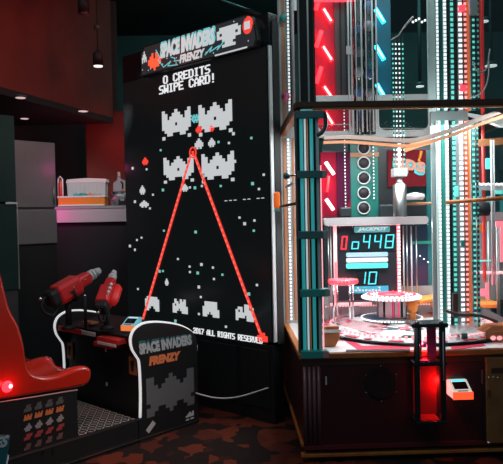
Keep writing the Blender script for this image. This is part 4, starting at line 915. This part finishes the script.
b = MB().mat(mat('lettering teal', (.05, .50, .52), .5)); fonttext(b, 'ups', (P(392.5, 174, YK-.078), P(425.5, 181, YK-.078), P(392.5, 156.5, YK-.078)), .003, .1, .09); b.build('lettering', bn)
b = MB().mat(mat('lettering copper', (.50, .22, .16), .5)); fonttext(b, 'ups', (P(394, 171.5, YK-.084), P(425, 178, YK-.084), P(394, 156, YK-.084)), .003, .1, .03); b.build('lettering', bn)
b = MB().mat(ORB); A, B = P(421.5, 151, YK-.08), P(419.5, 159, YK-.08); b.tube([A, B], .012, 6); b.tube([P(418.5, 159, YK-.08), P(420, 163, YK-.08)], .010, 6); b.build('orange_streaks', bn)
b = MB().mat(TEALP); bx(b, 427, 150, 443, 294, YK-.045, .02); tp_ = part(b, 'teal_panel')
b = MB().mat(mat('deep blue panel', (.012, .03, .07), .3)); bx(b, 403, 226, 428, 292, YK-.05, .02); part(b, 'blue_panel')
b = MB().mat(LEDW)
for (x, y) in ((433, 160), (433, 181), (420, 256), (424, 259), (428, 262), (433, 263)): b.ball(P(x, y, YK-.055), .007, 8)
b.build('sparkle_leds', tp_)
b = MB().mat(mat('green haze strip', (.02, .35, .25), .4)); bx(b, 412, 241, 437, 244, YK-.06, .006); b.build('green_strip', tp_)
# metal claw cylinder
YCY = 4.72
q = P(399.5, 176, YCY); r = 6.8*YCY/FPX; zc = lambda y: P(399.5, y, YCY).z
b = MB().mat(STEEL); b.lathe([(r*.98, zc(217)), (r, zc(216)), (r, zc(185)), (r*.6, zc(183)), (r*.42, zc(181)), (r*.42, zc(177))], (q.x, YCY, 0), 24); cy = part(b, 'prize_cylinder')
MB().mat(SILV).box((q.x-r*1.05, YCY-r, zc(177)), (q.x+r*.95, YCY+r, zc(168.5))).build('cylinder_head', cy, .006)
MB().mat(LGRY).lathe([(.004, zc(168.5)), (.010, zc(165)), (.010, zc(140))], (q.x, YCY, 0), 10).build('cylinder_rod', cy)
q = P(415, 197, 4.85); part(MB().mat(WHT).lathe([(.06, q.z-.02), (.075, q.z), (.07, q.z+.02), (.01, q.z+.035)], (q.x, 4.85, 0), 20), 'white_cap')
b = MB().mat(mat('dark machinery', (.02, .025, .028), .35)); bx(b, 380, 204, 426, 217, YK-.14, .06); bx(b, 340, 207, 352, 217, YK-.14, .06); part(b, 'drive_housing', bevel=.012)
# pale shelf bars
x0, z0, x1, z1 = prect(324, 217, 428.5, 225, 4.82)
part(MB().mat(mat('pale shelf', (.48, .46, .47), .4)).prism(rrect(x0, z0, x1, z1, .025), 4.82, 4.94), 'shelf')
x0, z0, x1, z1 = prect(475, 212, 520, 220.5, 4.6); part(MB().mat(mat('pale shelf', (.48, .46, .47), .4)).prism(rrect(x0, z0, min(x1, X1-.02), z1, .025), 4.6, 4.66), 'shelf')
# orange straight rails
part(MB().mat(ORG).cyl(P(446, 202.5, 4.15), P(512, 197.5, 4.0), .014, 10), 'orange_bar')
part(MB().mat(mat('dull orange', (.4, .16, .06), .4)).cyl(P(405, 204, 4.9), P(440, 203, 4.6), .010, 8), 'orange_bar')

# ---- jackpot display
YJ = 4.86
jd = part((lambda b: (bx(b, 338, 225, 399, 300, YJ+.02, .05), b)[1])(MB().mat(mat('display board', (.012, .014, .02), .3))), 'jackpot_display')
def led_bar(xa, ya, xb, yb, m, nm='frame_light', dep=.03):
    b = MB().mat(m); bx(b, xa, ya, xb, yb, YJ-.01, dep); b.build(nm, jd)
led_bar(331.5, 221.5, 400, 225.5, LEDPW); led_bar(334.2, 223, 337.2, 303, LEDPW); led_bar(334.8, 262, 337.2, 303, LEDP, dep=.028)
led_bar(331, 303, 372, 305.5, LEDPW)
ledstrip('frame_light', 399, YJ-.012, P(399, 293, YJ).z, P(399, 222, YJ).z, 3.0, .027, LEDW, LEDP, jd, .02, 255, .5)
def jquad(xa, ya, xb, yb, Y): A = prect(xa, ya, xb, yb, Y); return (Vector((A[0], Y, A[1])), Vector((A[2], Y, A[1])), Vector((A[0], Y, A[3])))
b = MB().mat(mat('teal sign', (.1, .4, .42), .4, emit=(.08, .36, .40), es=.45)); x0, z0, x1, z1 = prect(354.5, 226.3, 390, 232.3, YJ); b.prism(rrect(x0, z0, x1, z1, .012), YJ, YJ+.019); sg_ = b.build('sign', jd)
b = MB().mat(SCRT); fonttext(b, 'JACKPOT', jquad(357.5, 227.2, 387.5, 231.5, YJ-.001), .002, .3, .04); b.build('lettering', sg_)
b = MB().mat(BLKG); bx(b, 350, 233, 397, 251, YJ+.012, .007); dw = b.build('digit_window', jd)
SEG = {'0': 'abcdef', '4': 'fgbc', '8': 'abcdefg', 'o': 'cdeg', '1': 'bc'}
def digit(ch, xa, ya, xb, yb, m, th=.0085):
    x0, z0, x1, z1 = prect(xa, ya, xb, yb, YJ+.004); zm = (z0+z1)/2; b = MB().mat(m); Yd = YJ+.004; sl = .12
    def sgm(xa_, za_, xb_, zb_): b.prism([(xa_+sl*(za_-z0), za_), (xb_+sl*(za_-z0), za_), (xb_+sl*(zb_-z0), zb_), (xa_+sl*(zb_-z0), zb_)], Yd, Yd+.006)
    g = .002; x1 -= sl*(z1-z0); S_ = SEG[ch]
    if 'a' in S_: sgm(x0+g, z1-th, x1-g, z1)
    if 'd' in S_: sgm(x0+g, z0, x1-g, z0+th)
    if 'g' in S_: sgm(x0+g, zm-th/2, x1-g, zm+th/2)
    if 'f' in S_: sgm(x0, zm+g, x0+th, z1-g)
    if 'e' in S_: sgm(x0, z0+g, x0+th, zm-g)
    if 'b' in S_: sgm(x1-th, zm+g, x1, z1-g)
    if 'c' in S_: sgm(x1-th, z0+g, x1, zm-g)
    b.build('digit', jd)
digit('0', 340.5, 236, 348, 249.8, DIGR, .011)
digit('o', 351.2, 234.8, 360.2, 249.2, DIGC); digit('4', 362.3, 234.8, 371, 248.8, DIGC); digit('4', 373.5, 234.6, 382.3, 248.5, DIGC); digit('8', 384.6, 234.4, 394.6, 248.2, DIGC)
for (ya, yb, m) in ((252.5, 256.8, mat('bar blue', (.2, .3, .4), .4, emit=(.25, .45, .6), es=.5)), (257.8, 262.3, mat('bar grey', (.4, .4, .4), .4, emit=(.6, .6, .6), es=.5)), (263.2, 268.3, mat('bar teal', (.05, .5, .45), .4, emit=(.08, .75, .68), es=.85))):
    x0, z0, x1, z1 = prect(346.5, ya, 388, yb, YJ); b = MB().mat(m); b.prism(rrect(x0, z0, x1, z1, .010), YJ, YJ+.019); bb_ = b.build('info_bar', jd)
b = MB().mat(BLKG); bx(b, 357, 270.8, 378.5, 285.2, YJ+.012, .007); b.build('digit_window', jd)
digit('1', 359, 271.8, 366.5, 284.0, DIGC); digit('0', 368, 271.6, 377.5, 284.4, DIGC)
b = MB().mat(mat('blue label', (.02, .22, .32), .4, emit=(.02, .35, .5), es=.5)); bx(b, 349.5, 286.3, 388.5, 293, YJ, .019); lbp = b.build('blue_label', jd)
b = MB().mat(SCRT); 
for i in range(9): bx(b, 352+i*3.3, 289.2+(i % 2)*.4, 354.2+i*3.3, 291.3, YJ-.002, .0015)
b.ball(P(358, 288, YJ), .008, 8, (1, .2, 1)); b.ball(P(379.5, 287.5, YJ), .008, 8, (1, .2, 1)); b.build('label_marks', lbp)

# ---- playfield
PC = Vector((1.30, 4.66)); PR = .685
pf = part(MB().mat(mat('playfield rings', (.78, .80, .81), .3)).lathe([(PR-.03, ZR-.003), (PR-.03, ZR+.010), (PR-.09, ZR+.016), (PR-.10, ZR+.03), (PR-.17, ZR+.034), (PR-.18, ZR+.048), (PR-.26, ZR+.052), (.001, ZR+.056)], (PC.x, PC.y, 0), 72, caps=False), 'playfield')
MB().mat(BLKG).lathe([(PR+.012, ZR-.003), (PR+.012, ZR+.018), (PR-.012, ZR+.018), (PR-.012, ZR-.003)], (PC.x, PC.y, 0), 72, caps=False).build('black_ring', pf)
b = MB().mat(mat('pink playfield print', (.75, .05, .11), .3)); 
for k in range(0, 24): 
    a0, a1 = radians(k*15+2), radians(k*15+2+(9 if k % 3 else 4)); r0, r1 = PR-.085, PR-.045
    ps = [(PC.x+r0*cos(a0), PC.y+r0*sin(a0)), (PC.x+r1*cos(a0), PC.y+r1*sin(a0)), (PC.x+r1*cos((a0+a1)/2), PC.y+r1*sin((a0+a1)/2)), (PC.x+r1*cos(a1), PC.y+r1*sin(a1)), (PC.x+r0*cos(a1), PC.y+r0*sin(a1))]
    b.prism(ps, ZR+.013, ZR+.0185, 'z')
b.build('print_segments', pf)
b = MB().mat(LEDPW); n = 90
for k in range(n):
    a0 = 2*pi*k/n; Q = Matrix.Translation((PC.x+(PR-.105)*cos(a0), PC.y+(PR-.105)*sin(a0), ZR+.0335)) @ Matrix.Rotation(a0, 4, 'Z'); b.box((-.008, -.009, -.003), (.008, .009, .006), Q)
b.build('ring_leds', pf)
b = MB()
random.seed(11)
for k in range(110):
    a0 = random.uniform(0, 2*pi); rr = random.uniform(.26, PR-.11); m = random.choice([DGRY, GRY, TEALP, mat('pink playfield print'), WHT, mat('ball blue')]); b.mat(m)
    Q = Matrix.Translation((PC.x+rr*cos(a0), PC.y+rr*sin(a0), ZR+(.0525 if rr < PR-.26 else .0495 if rr < PR-.18 else .034))) @ Matrix.Rotation(a0, 4, 'Z'); b.box((-.016, -.035, -.002), (.016, .035, .004), Q)
b.build('print_marks', pf)
# pink graphics on the flat deck in front of the ring
b = MB().mat(mat('pink playfield print'))
def flat(b, pts, z, h=.002): b.prism([(PZ(x, y, z).x, PZ(x, y, z).y) for x, y in pts], z, z+h, 'z')
zD = ZR-.0035
flat(b, [(345, 341), (352, 341), (362, 346), (410, 345.5), (410, 349), (358, 350)], zD)
flat(b, [(330, 336.5), (340, 338.5), (343, 341), (332, 341)], zD)
flat(b, [(450, 344), (476, 340), (486, 346), (452, 350)], zD)
flat(b, [(470, 336), (500, 325), (503, 328), (484, 338)], zD)
b.build('deck_graphics', pf)
b = MB().mat(BLK2); flat(b, [(346, 350.6), (410, 350.2), (410, 352.3), (346, 352.5)], zD, .006); b.build('deck_slot', pf)
q = PZ(465, 342, ZR); MB().mat(TEALP).box((q.x-.018, q.y, ZR-.004), (q.x+.018, q.y+.02, ZR+.055)).build('teal_peg', pf, .003)
# orange fences
b = MB().mat(ORG); q = PZ(333, 345, ZR); 
x0, z0, x1, z1 = prect(323, 326.5, 340, 346, Y0+.20)
fe = part(MB().mat(ORG).prism([(x0, ZR-.004), (x1-.03, ZR-.004), (x1, ZR+.05), (x1, z1-.04), (x0, z1-.04)], Y0+.2, Y0+.24), 'orange_fence', bevel=.008)
MB().mat(PFR).box((x0-.002, Y0+.196, z1-.039), (x1+.01, Y0+.245, z1-.02)).build('fence_cap', fe); MB().mat(ORG).box((x0, Y0+.2, z1-.0195), (x1-.005, Y0+.24, z1)).build('fence_top', fe, .004)
YE = Y0+.22; x0, z0, x1, z1 = prect(486, 331, 516, 344, YE)
fe = part(MB().mat(ORG).box((x0, YE, ZR-.004), (x1, YE+.03, z1)), 'orange_fence', bevel=.006)
MB().mat(ORG).prism([(prect(480, 322, 503, 330, YE)[0], z1+.001), (x1, z1+.001), (x1, z1+.045), (x0+.02, z1+.04)], YE-.04, YE+.08).build('fence_top', fe, .006)
for px in (493, 499.5):
    q = P(px, 338, YE); MB().mat(LEDPW).ball((q.x, YE-.002, q.z), .019, 12, (1, .3, .8)).build('fence_lamp', fe)
for nm, pts, z in (('a', ((386, 297), (418, 296), (440, 293.5), (441, 297.5), (420, 301.5), (388, 300)), .86), ('b', ((431, 304), (446, 295.5), (450, 298), (440, 304.5)), .82), ('c', ((468, 294.5), (497, 301), (497, 305), (478, 305), (468, 302)), .82), ('d', ((388, 292), (398, 283), (402, 284), (400, 291)), .84), ('e', ((414, 281), (427, 285), (432, 288.5), (424, 289), (414, 284)), .90)):  # orange reflections of the rim, built as solid fins
    b = MB().mat(mat('orange reflection fin', (.95, .33, .06), .35)); b.prism([(PZ(x, y, z).x, PZ(x, y, z).y) for x, y in pts], z-.022, z, 'z'); fn = part(b, 'rim_reflection_fin')
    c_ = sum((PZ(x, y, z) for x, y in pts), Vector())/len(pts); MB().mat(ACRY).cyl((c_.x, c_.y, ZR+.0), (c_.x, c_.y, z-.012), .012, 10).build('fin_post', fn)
# milky acrylic tiers and fences round the playfield
x0, x1 = P(324, 290, 5.0).x, X1-.04
bt_ = part(MB().mat(MLK).box((x0, 4.98, ZR), (x1, 5.08, .80)), 'back_tier'); MB().mat(MLK).box((x0, 5.03, .8005), (x1, 5.08, .93)).build('upper_tier', bt_)
b = MB().mat(LEDPW); n = 60
for k in range(n): xx = x0+(x1-x0)*(k+.5)/n; b.box((xx-.006, 4.974, .785), (xx+.006, 4.9795, .795))
b.build('tier_leds', bt_)
def arcwall(nm, r, a0, a1, za, zb, m, th=.006, c=None):
    c = c or PC; n = 26; A_ = [radians(a0+(a1-a0)*k/n) for k in range(n+1)]
    pts = [(c.x+r*cos(t), c.y+r*sin(t)) for t in A_]+[(c.x+(r+th)*cos(t), c.y+(r+th)*sin(t)) for t in reversed(A_)]
    vs = [(x, y, za) for x, y in pts]+[(x, y, zb) for x, y in pts]; N = len(pts); fs = []
    for k in range(N): fs.append((k, (k+1) % N, N+(k+1) % N, N+k))
    h = n+1
    for k in range(n):
        fs.append((k, k+1, N-2-k, N-1-k)); fs.append((N+k, N+k+1, 2*N-2-k, 2*N-1-k))
    return part(MB().mat(m).add(vs, fs), nm)
arcwall('acrylic_fence', .44, 20, 165, ZR+.05, .80, MLK); arcwall('acrylic_fence', .53, 150, 235, ZR+.045, .775, MLP); arcwall('acrylic_fence', .50, -75, 15, ZR+.045, .76, MLK); arcwall('acrylic_fence', .36, 195, 320, ZR+.055, .715, MLK); arcwall('acrylic_fence', .60, 60, 130, ZR+.03, .84, MLT)
for px, m in ((403.5, LGRY), (407, STEEL), (411.5, LGRY), (416.5, STEEL), (328.5, STEEL), (331, LGRY), (471, LGRY), (499, LGRY)):  # pale vertical reflection streaks, built as thin rods
    x = P(px, 255, 4.93).x; part(MB().mat(m).cyl((x, 4.93, ZR), (x, 4.93, P(px, 226, 4.93).z), .006, 8), 'post_and_streak')
# turntable
TC = Vector((1.175, 4.70)); ZT0 = .742
tt = part(MB().mat(mat('turntable disc', (.30, .32, .33), .2, .5)).lathe([(.155, ZR+.05), (.16, ZT0-.02), (.213, ZT0-.014), (.22, ZT0), (.001, ZT0+.002)], (TC.x, TC.y, 0), 56, caps=False), 'turntable')
MB().mat(mat('blue inlay', (.02, .16, .28), .35)).prism([(TC.x+.20*cos(radians(k)), TC.y+.20*sin(radians(k))) for k in range(140, 236, 12)]+[(TC.x+.10*cos(radians(k)), TC.y+.10*sin(radians(k))) for k in range(232, 138, -12)], ZT0+.0005, ZT0+.004, 'z').build('inlay', tt)
MB().mat(ORB).ball((TC.x+.125, TC.y-.12, ZT0+.085), .04, 14, (1, .6, 1.1)).build('orange_token', tt); MB().mat(ORB).box((TC.x+.105, TC.y-.13, ZT0), (TC.x+.145, TC.y-.10, ZT0+.06)).build('token_stem', tt)
MB().mat(mat('mirror drum', (.70, .71, .73), .25, .3)).lathe([(.108, ZT0+.004), (.108, .885)], (TC.x, TC.y, 0), 20, smooth=False).build('drum', tt)
b = MB().mat(BLKG)
for k in range(10): a0 = 2*pi*k/10+.2; b.box((-.008, -.002, 0), (.008, .003, .13), Matrix.Translation((TC.x+.108*cos(a0), TC.y+.108*sin(a0), ZT0+.008)) @ Matrix.Rotation(a0+pi/2, 4, 'Z'))
b.mat(mat('pink drum bar', (.8, .05, .15), .3, emit=(1, .08, .2), es=.6))
for k in range(2): a0 = radians(262+22*k); b.box((-.006, -.002, 0), (.006, .003, .13), Matrix.Translation((TC.x+.108*cos(a0), TC.y+.108*sin(a0), ZT0+.008)) @ Matrix.Rotation(a0+pi/2, 4, 'Z'))
b.build('drum_bars', tt)
ZU = .905
up2 = MB().mat(mat('ring pink clear', (.72, .60, .62), .25)).lathe([(.12, ZU-.03), (.205, ZU-.026), (.212, ZU), (.205, ZU+.004), (.12, ZU+.004)], (TC.x, TC.y, 0), 56, caps=True).build('upper_ring', tt)
b = MB().mat(LEDW)
for k in range(48): a0 = 2*pi*k/48; b.ball((TC.x+.2125*cos(a0), TC.y+.2125*sin(a0), ZU-.013), .0085, 8)
b.mat(LEDR)
for k in range(30): a0 = 2*pi*k/30; b.ball((TC.x+.17*cos(a0), TC.y+.17*sin(a0), ZU+.006), .008, 8)
b.build('ring_leds', up2)
b = MB().mat(LEDW)
for k in range(56): a0 = 2*pi*k/56; b.box((-.005, -.008, -.005), (.005, .008, .005), Matrix.Translation((TC.x+.221*cos(a0), TC.y+.221*sin(a0), ZT0-.004)) @ Matrix.Rotation(a0, 4, 'Z'))
b.build('disc_leds', tt)
MB().mat(mat('red hub', (.6, .05, .08), .3, emit=(1, .05, .08), es=.5)).lathe([(.10, ZU+.004), (.10, ZU+.012), (.07, ZU+.02), (.001, ZU+.02)], (TC.x, TC.y, 0), 32).build('hub', tt)
# left little carousel of pink lights behind
q = P(343, 279, 4.72); b = MB().mat(MLP).lathe([(.095, q.z-.04), (.105, q.z-.02), (.095, q.z), (.001, q.z)], (q.x+.0, 4.72, 0), 40); sr = part(b, 'side_ring')
b = MB().mat(LEDR)
for k in range(44): a0 = 2*pi*k/44; b.ball((q.x+.103*cos(a0), 4.72+.103*sin(a0), q.z-.01-.012*(k % 2)), .009, 8)
b.build('ring_leds', sr)
b = MB().mat(CHR)
for k in range(4): a0 = 2*pi*k/4+.4; b.cyl((q.x+.085*cos(a0), 4.72+.085*sin(a0), ZR+.04), (q.x+.085*cos(a0), 4.72+.085*sin(a0), q.z-.04), .007, 8)
b.build('ring_legs', sr)
# right-hand cabinet interior
YR = 4.95
b = MB().mat(mat('grey interior', (.34, .35, .37), .35)); bx(b, 476, 221, 520, 300, YR, .02); part(b, 'interior_panel')
part(MB().mat(ORB).box((P(478, 227, YR-.1).x, YR-.1, P(481, 231, YR).z), (P(486, 227, YR-.1).x, YR-.06, P(481, 224, YR).z)), 'orange_box', bevel=.006)
b = MB().mat(LEDT); b.tube([P(460, 260, 4.4), P(478, 261, 4.5), P(491, 260.5, 4.4)], .006, 6); part(b, 'teal_wire')
b = MB().mat(LEDPW)
for i in range(26): b.ball(P(474+i*1.6, 273-.15*(i % 3)+.2*sin(i), 4.7), .011, 8)
part(b, 'pink_bead_row')
for px_ in (474.5, 478, 488.5, 497):
    x = P(px_, 255, 4.85).x; part(MB().mat(SILV).cyl((x, 4.85, ZR), (x, 4.85, P(px_, 221, 4.85).z), .008, 8), 'post_and_streak')
b = MB().mat(LEDP); bx(b, 496, 221, 503, 227, 4.5, .01); bx(b, 500.5, 227, 504, 262, 4.5, .01); bx(b, 486, 283, 489, 299, 4.62, .01); bx(b, 480, 289, 486, 296, 4.62, .01); part(b, 'pink_light_bars')
for (px, ya, yb, r) in ((492, 140, 285, .008), (494.5, 140, 285, .006)):
    x = P(px, 210, 4.4).x; part(MB().mat(LGRY if r > .007 else SILV).cyl((x, 4.4, P(px, yb, 4.4).z), (x, 4.4, P(px, ya, 4.4).z), r, 8), 'post_and_streak')
b = MB().mat(LGRY); bx(b, 474, 183.5, 512, 190, 4.55, .06); sh_ = part(b, 'led_ledge'); 
b = MB().mat(LEDW)
for i in range(14): b.ball(P(475+i*2.2, 184+.6*(i % 2), 4.548), .009, 8)
b.build('ledge_leds', sh_)
for (xa, ya, xb, yb, m, nm) in ((486, 158, 491.5, 169, LEDC, 'cyan_light'), (495, 186, 503, 194, LEDT, 'teal_light'), (476, 189, 482, 197, mat('dim cyan', (.05, .3, .32), .4, emit=(.1, .5, .5), es=.6), 'cyan_light'), (487, 196, 492, 207, mat('dim cyan'), 'cyan_light'), (455, 186, 459, 197, LEDT, 'teal_light'), (461.5, 240, 465, 247, mat('teal knob'), 'teal_marker')):
    b = MB().mat(m); bx(b, xa, ya, xb, yb, 4.7 if xa > 470 else YCOL-.03, .02); part(b, nm, bevel=.006)
b = MB().mat(mat('dark red interior', (.16, .02, .03), .4)); bx(b, 476, 143, 486, 183, 4.9, .02); bx(b, 476, 197, 484, 210, 4.9, .02); part(b, 'interior_panel')
part(MB().mat(BLK2).cyl(P(472, 209, 4.5), P(488, 209, 4.5), .05, 14), 'motor')
q = P(457, 299, 4.25); part(MB().mat(BRN).box((q.x-.03, 4.24, q.z-.12), (q.x+.005, 4.27, q.z+.04)), 'column_foot', bevel=.004)
b = MB().mat(mat('bronze rail')); b = ribbon(b, smooth_path([tuple(P(*p)) for p in ((446, 311, 4.1), (460, 315, 4.06), (480, 316, 4.06), (498, 322, 4.02))], 4), .018, .05); part(b, 'front_rail')
b = ribbon(MB().mat(mat('smoke grey fin', (.30, .28, .29), .3)), smooth_path([tuple(P(*p)) for p in ((470, 306, 4.4), (485, 312, 4.3), (503, 321, 4.2))], 4), .05, .02); part(b, 'smoke_fin')

# card reader on the machine front
q = P(457.5, 397, Y0-.02)
M = Matrix.Translation((q.x, Y0-.055, P(457, 396.5, Y0-.05).z))
reader('card_reader', 'white lit card reader with red glow on the maroon front of the prize machine', M, 1.0, (mat('reader white', (.8, .75, .7), .35, emit=(1, .92, .85), es=.50), LEDC, mat('reader red light', (.7, .1, .05), .4, emit=(1, .07, .02), es=1.6)))

# ---- other machine far behind at the right
t = thing('distant_cabinet', 'dark arcade cabinet with a teal lit screen far behind the glass machine', 'arcade game', Matrix.Translation((3.0, 7.4, 0)))
MB().mat(BLK).box((2.5, 7.4, 0), (3.6, 8.1, 2.0)).build('body', t, .01)
MB().mat(mat('distant teal screen', (.02, .1, .1), .4, emit=(.05, .45, .42), es=.35)).box((2.62, 7.38, 1.3), (3.5, 7.399, 1.85)).build('screen', t)
MB().mat(GRY).box((2.55, 7.2, 1.05), (3.55, 7.399, 1.12)).build('control_deck', t)
for (px, py, w, lb) in ((491, 64.5, 6, 'pale ceiling downlight in the dark above the loose wire, at the right edge'), (484.5, 20, 4, 'pale ceiling downlight behind the red rod, the highest in view'), (420, 85, 4, 'small downlight seen in the dark left of the light column')):
    c = PZ(px, py, 4.15 if py < 70 else 3.2) if False else P(px, py, 7.0)
    t = thing('ceiling_lamp', lb, 'lamp', Matrix.Translation(c), 'downlights behind the machine')
    r = w*7.0/FPX
    MB().mat(BLK2).cyl((c.x, c.y, c.z+.02), (c.x, c.y, 4.195), .02, 10).build('stem', t)
    MB().mat(DGRY).lathe([(r, -.01), (r*.9, .03)], c, 20).build('lamp_housing', t); MB().mat(mat('downlight lens', (.8, .8, .8), .4, emit=(.85, .95, .92), es=.75)).lathe([(r*.95, -.022), (r*.98, -.0105)], c, 20).build('lens', t)

# ================================================================== LIGHT
def point(name, loc, col, w, r=.05):
    l = bpy.data.lights.new(name, 'POINT'); l.color = col; l.energy = w; l.shadow_soft_size = r; o = bpy.data.objects.new(name, l); o.location = loc; COL.objects.link(o); return o
def area(name, loc, rot, col, w, sx, sy):
    l = bpy.data.lights.new(name, 'AREA'); l.color = col; l.energy = w; l.shape = 'RECTANGLE'; l.size = sx; l.size_y = sy; o = bpy.data.objects.new(name, l); o.location = loc; o.rotation_euler = rot; COL.objects.link(o); return o
def spot(name, loc, tgt, col, w, ang, r=.1, blend=.6):
    l = bpy.data.lights.new(name, 'SPOT'); l.color = col; l.energy = w; l.spot_size = radians(ang); l.spot_blend = blend; l.shadow_soft_size = r; o = bpy.data.objects.new(name, l); o.location = loc
    o.rotation_euler = (Vector(tgt)-Vector(loc)).to_track_quat('-Z', 'Y').to_euler(); COL.objects.link(o); return o
# ceiling lights of the hall, behind and above the viewer, dim and cool
area('hall_ceiling_light', (-.4, 1.2, 4.1), (0, 0, 0), (.85, .97, 1), 22, 2.5, 1.2)
area('hall_ceiling_light', (-1.2, 3.4, 4.1), (0, 0, 0), (.9, .96, 1), 18, 1.2, 1.2)
# machine interior
area('machine_upper_light', (1.15, 4.5, ZT-.02), (0, 0, 0), (.85, 1, 1), 8, 1.2, .8)
area('machine_upper_front_fill', (1.15, 3.95, ZT-.1), (radians(62), 0, 0), (.75, 1, 1), .9, 1.2, .1)  # added fill on the upper panels, no fitting behind it
area('machine_inner_light', (1.2, 4.45, ZM-.05), (0, 0, 0), (.96, .99, 1), 30, 1.2, .7)
area('machine_front_fill', (1.2, 3.93, ZM-.06), (radians(55), 0, 0), (.95, 1, 1), 5, 1.3, .08)  # added fill behind the middle rail, brightens the back panels
area('left_post_fill', (X0+.06, 4.45, ZM-.05), (0, 0, 0), (1, .96, .92), .5, .08, .8)  # added fill to brighten the left rear post
point('playfield_pink_light', (.85, 4.35, .95), (1, .06, .14), 1.0, .012)
point('playfield_pink_light', (1.7, 4.35, .95), (1, .06, .14), 1.6, .012)
area('shelf_fill', (1.2, 4.72, 1.42), (radians(-18), 0, 0), (.92, 1, 1), 10, 1.35, .05)  # added fill for the playfield, no lamp under the shelf
point('reader_red_light', (P(441.5, 384, Y0-.04).x, Y0-.04, P(441.5, 384, Y0-.04).z), (1, .015, .012), 1.3, .01)
point('chute_pink_light', (1.165, Y0-.02, .70), (1, .06, .2), .8, .01)
# red light over the left hall
spot('red_wash', (-.3, 4.9, 2.9), (-1.6, 6.6, 2.6), (1, .12, .06), 26, 110, .2)
point('red_recess_light', (-1.2, 6.75, 2.3), (1, .10, .07), 2.5, .02)
spot('red_floor_light', (-.6, 2.6, 2.6), (-.60, 4.10, 0), (1, .32, .20), 78, 34, .1, .9)
spot('seat_fill', (-.2, 3.0, 2.9), (-1.1, 3.9, .7), (1, .56, .32), 46, 30, .12, .7)  # added warm spot that brightens the red seat, without a fixture
spot('console_fill', (.2, 3.2, 3.4), (-.75, 4.5, .7), (.95, .98, 1), 14, 32, .15, .8)  # added spot to brighten the guns and console, no fixture there
point('seat_marker_light', tuple(CM @ Vector((.06, -.935, .575))), (1, .02, .02), .30, .01)
spot('counter_fill', (-.9, 5.6, 2.5), (-1.5, 6.75, 1.65), (1, .95, .95), 46, 50, .1)  # added spot lifting the counter and its goods
point('counter_pink_light', (-1.84, 6.40, 1.56), (1, .03, .42), 2.2, .01)
point('cabinet_pink_light', (-1.36, 5.88, 2.0), (1, .06, .40), .6, .01)
spot('cabinet_fill', (-.6, 4.2, 3.2), (-1.75, 5.9, 1.85), (.85, 1, 1), 22, 34, .15)  # added cool spot lifting the cabinets at the left
area('teal_back_light', (1.2, 6.6, 4.15), (radians(40), 0, 0), (.25, 1, .95), 40, 2.5, .6)
w = bpy.data.worlds.new('world'); SC.world = w; w.use_nodes = True
w.node_tree.nodes['Background'].inputs[0].default_value = (.48, .86, 1, 1); w.node_tree.nodes['Background'].inputs[1].default_value = .13
SC.view_settings.view_transform = 'Standard'; SC.view_settings.look = 'None'; SC.view_settings.gamma = 1; SC.view_settings.exposure = 0
SC.view_settings.use_curve_mapping = False
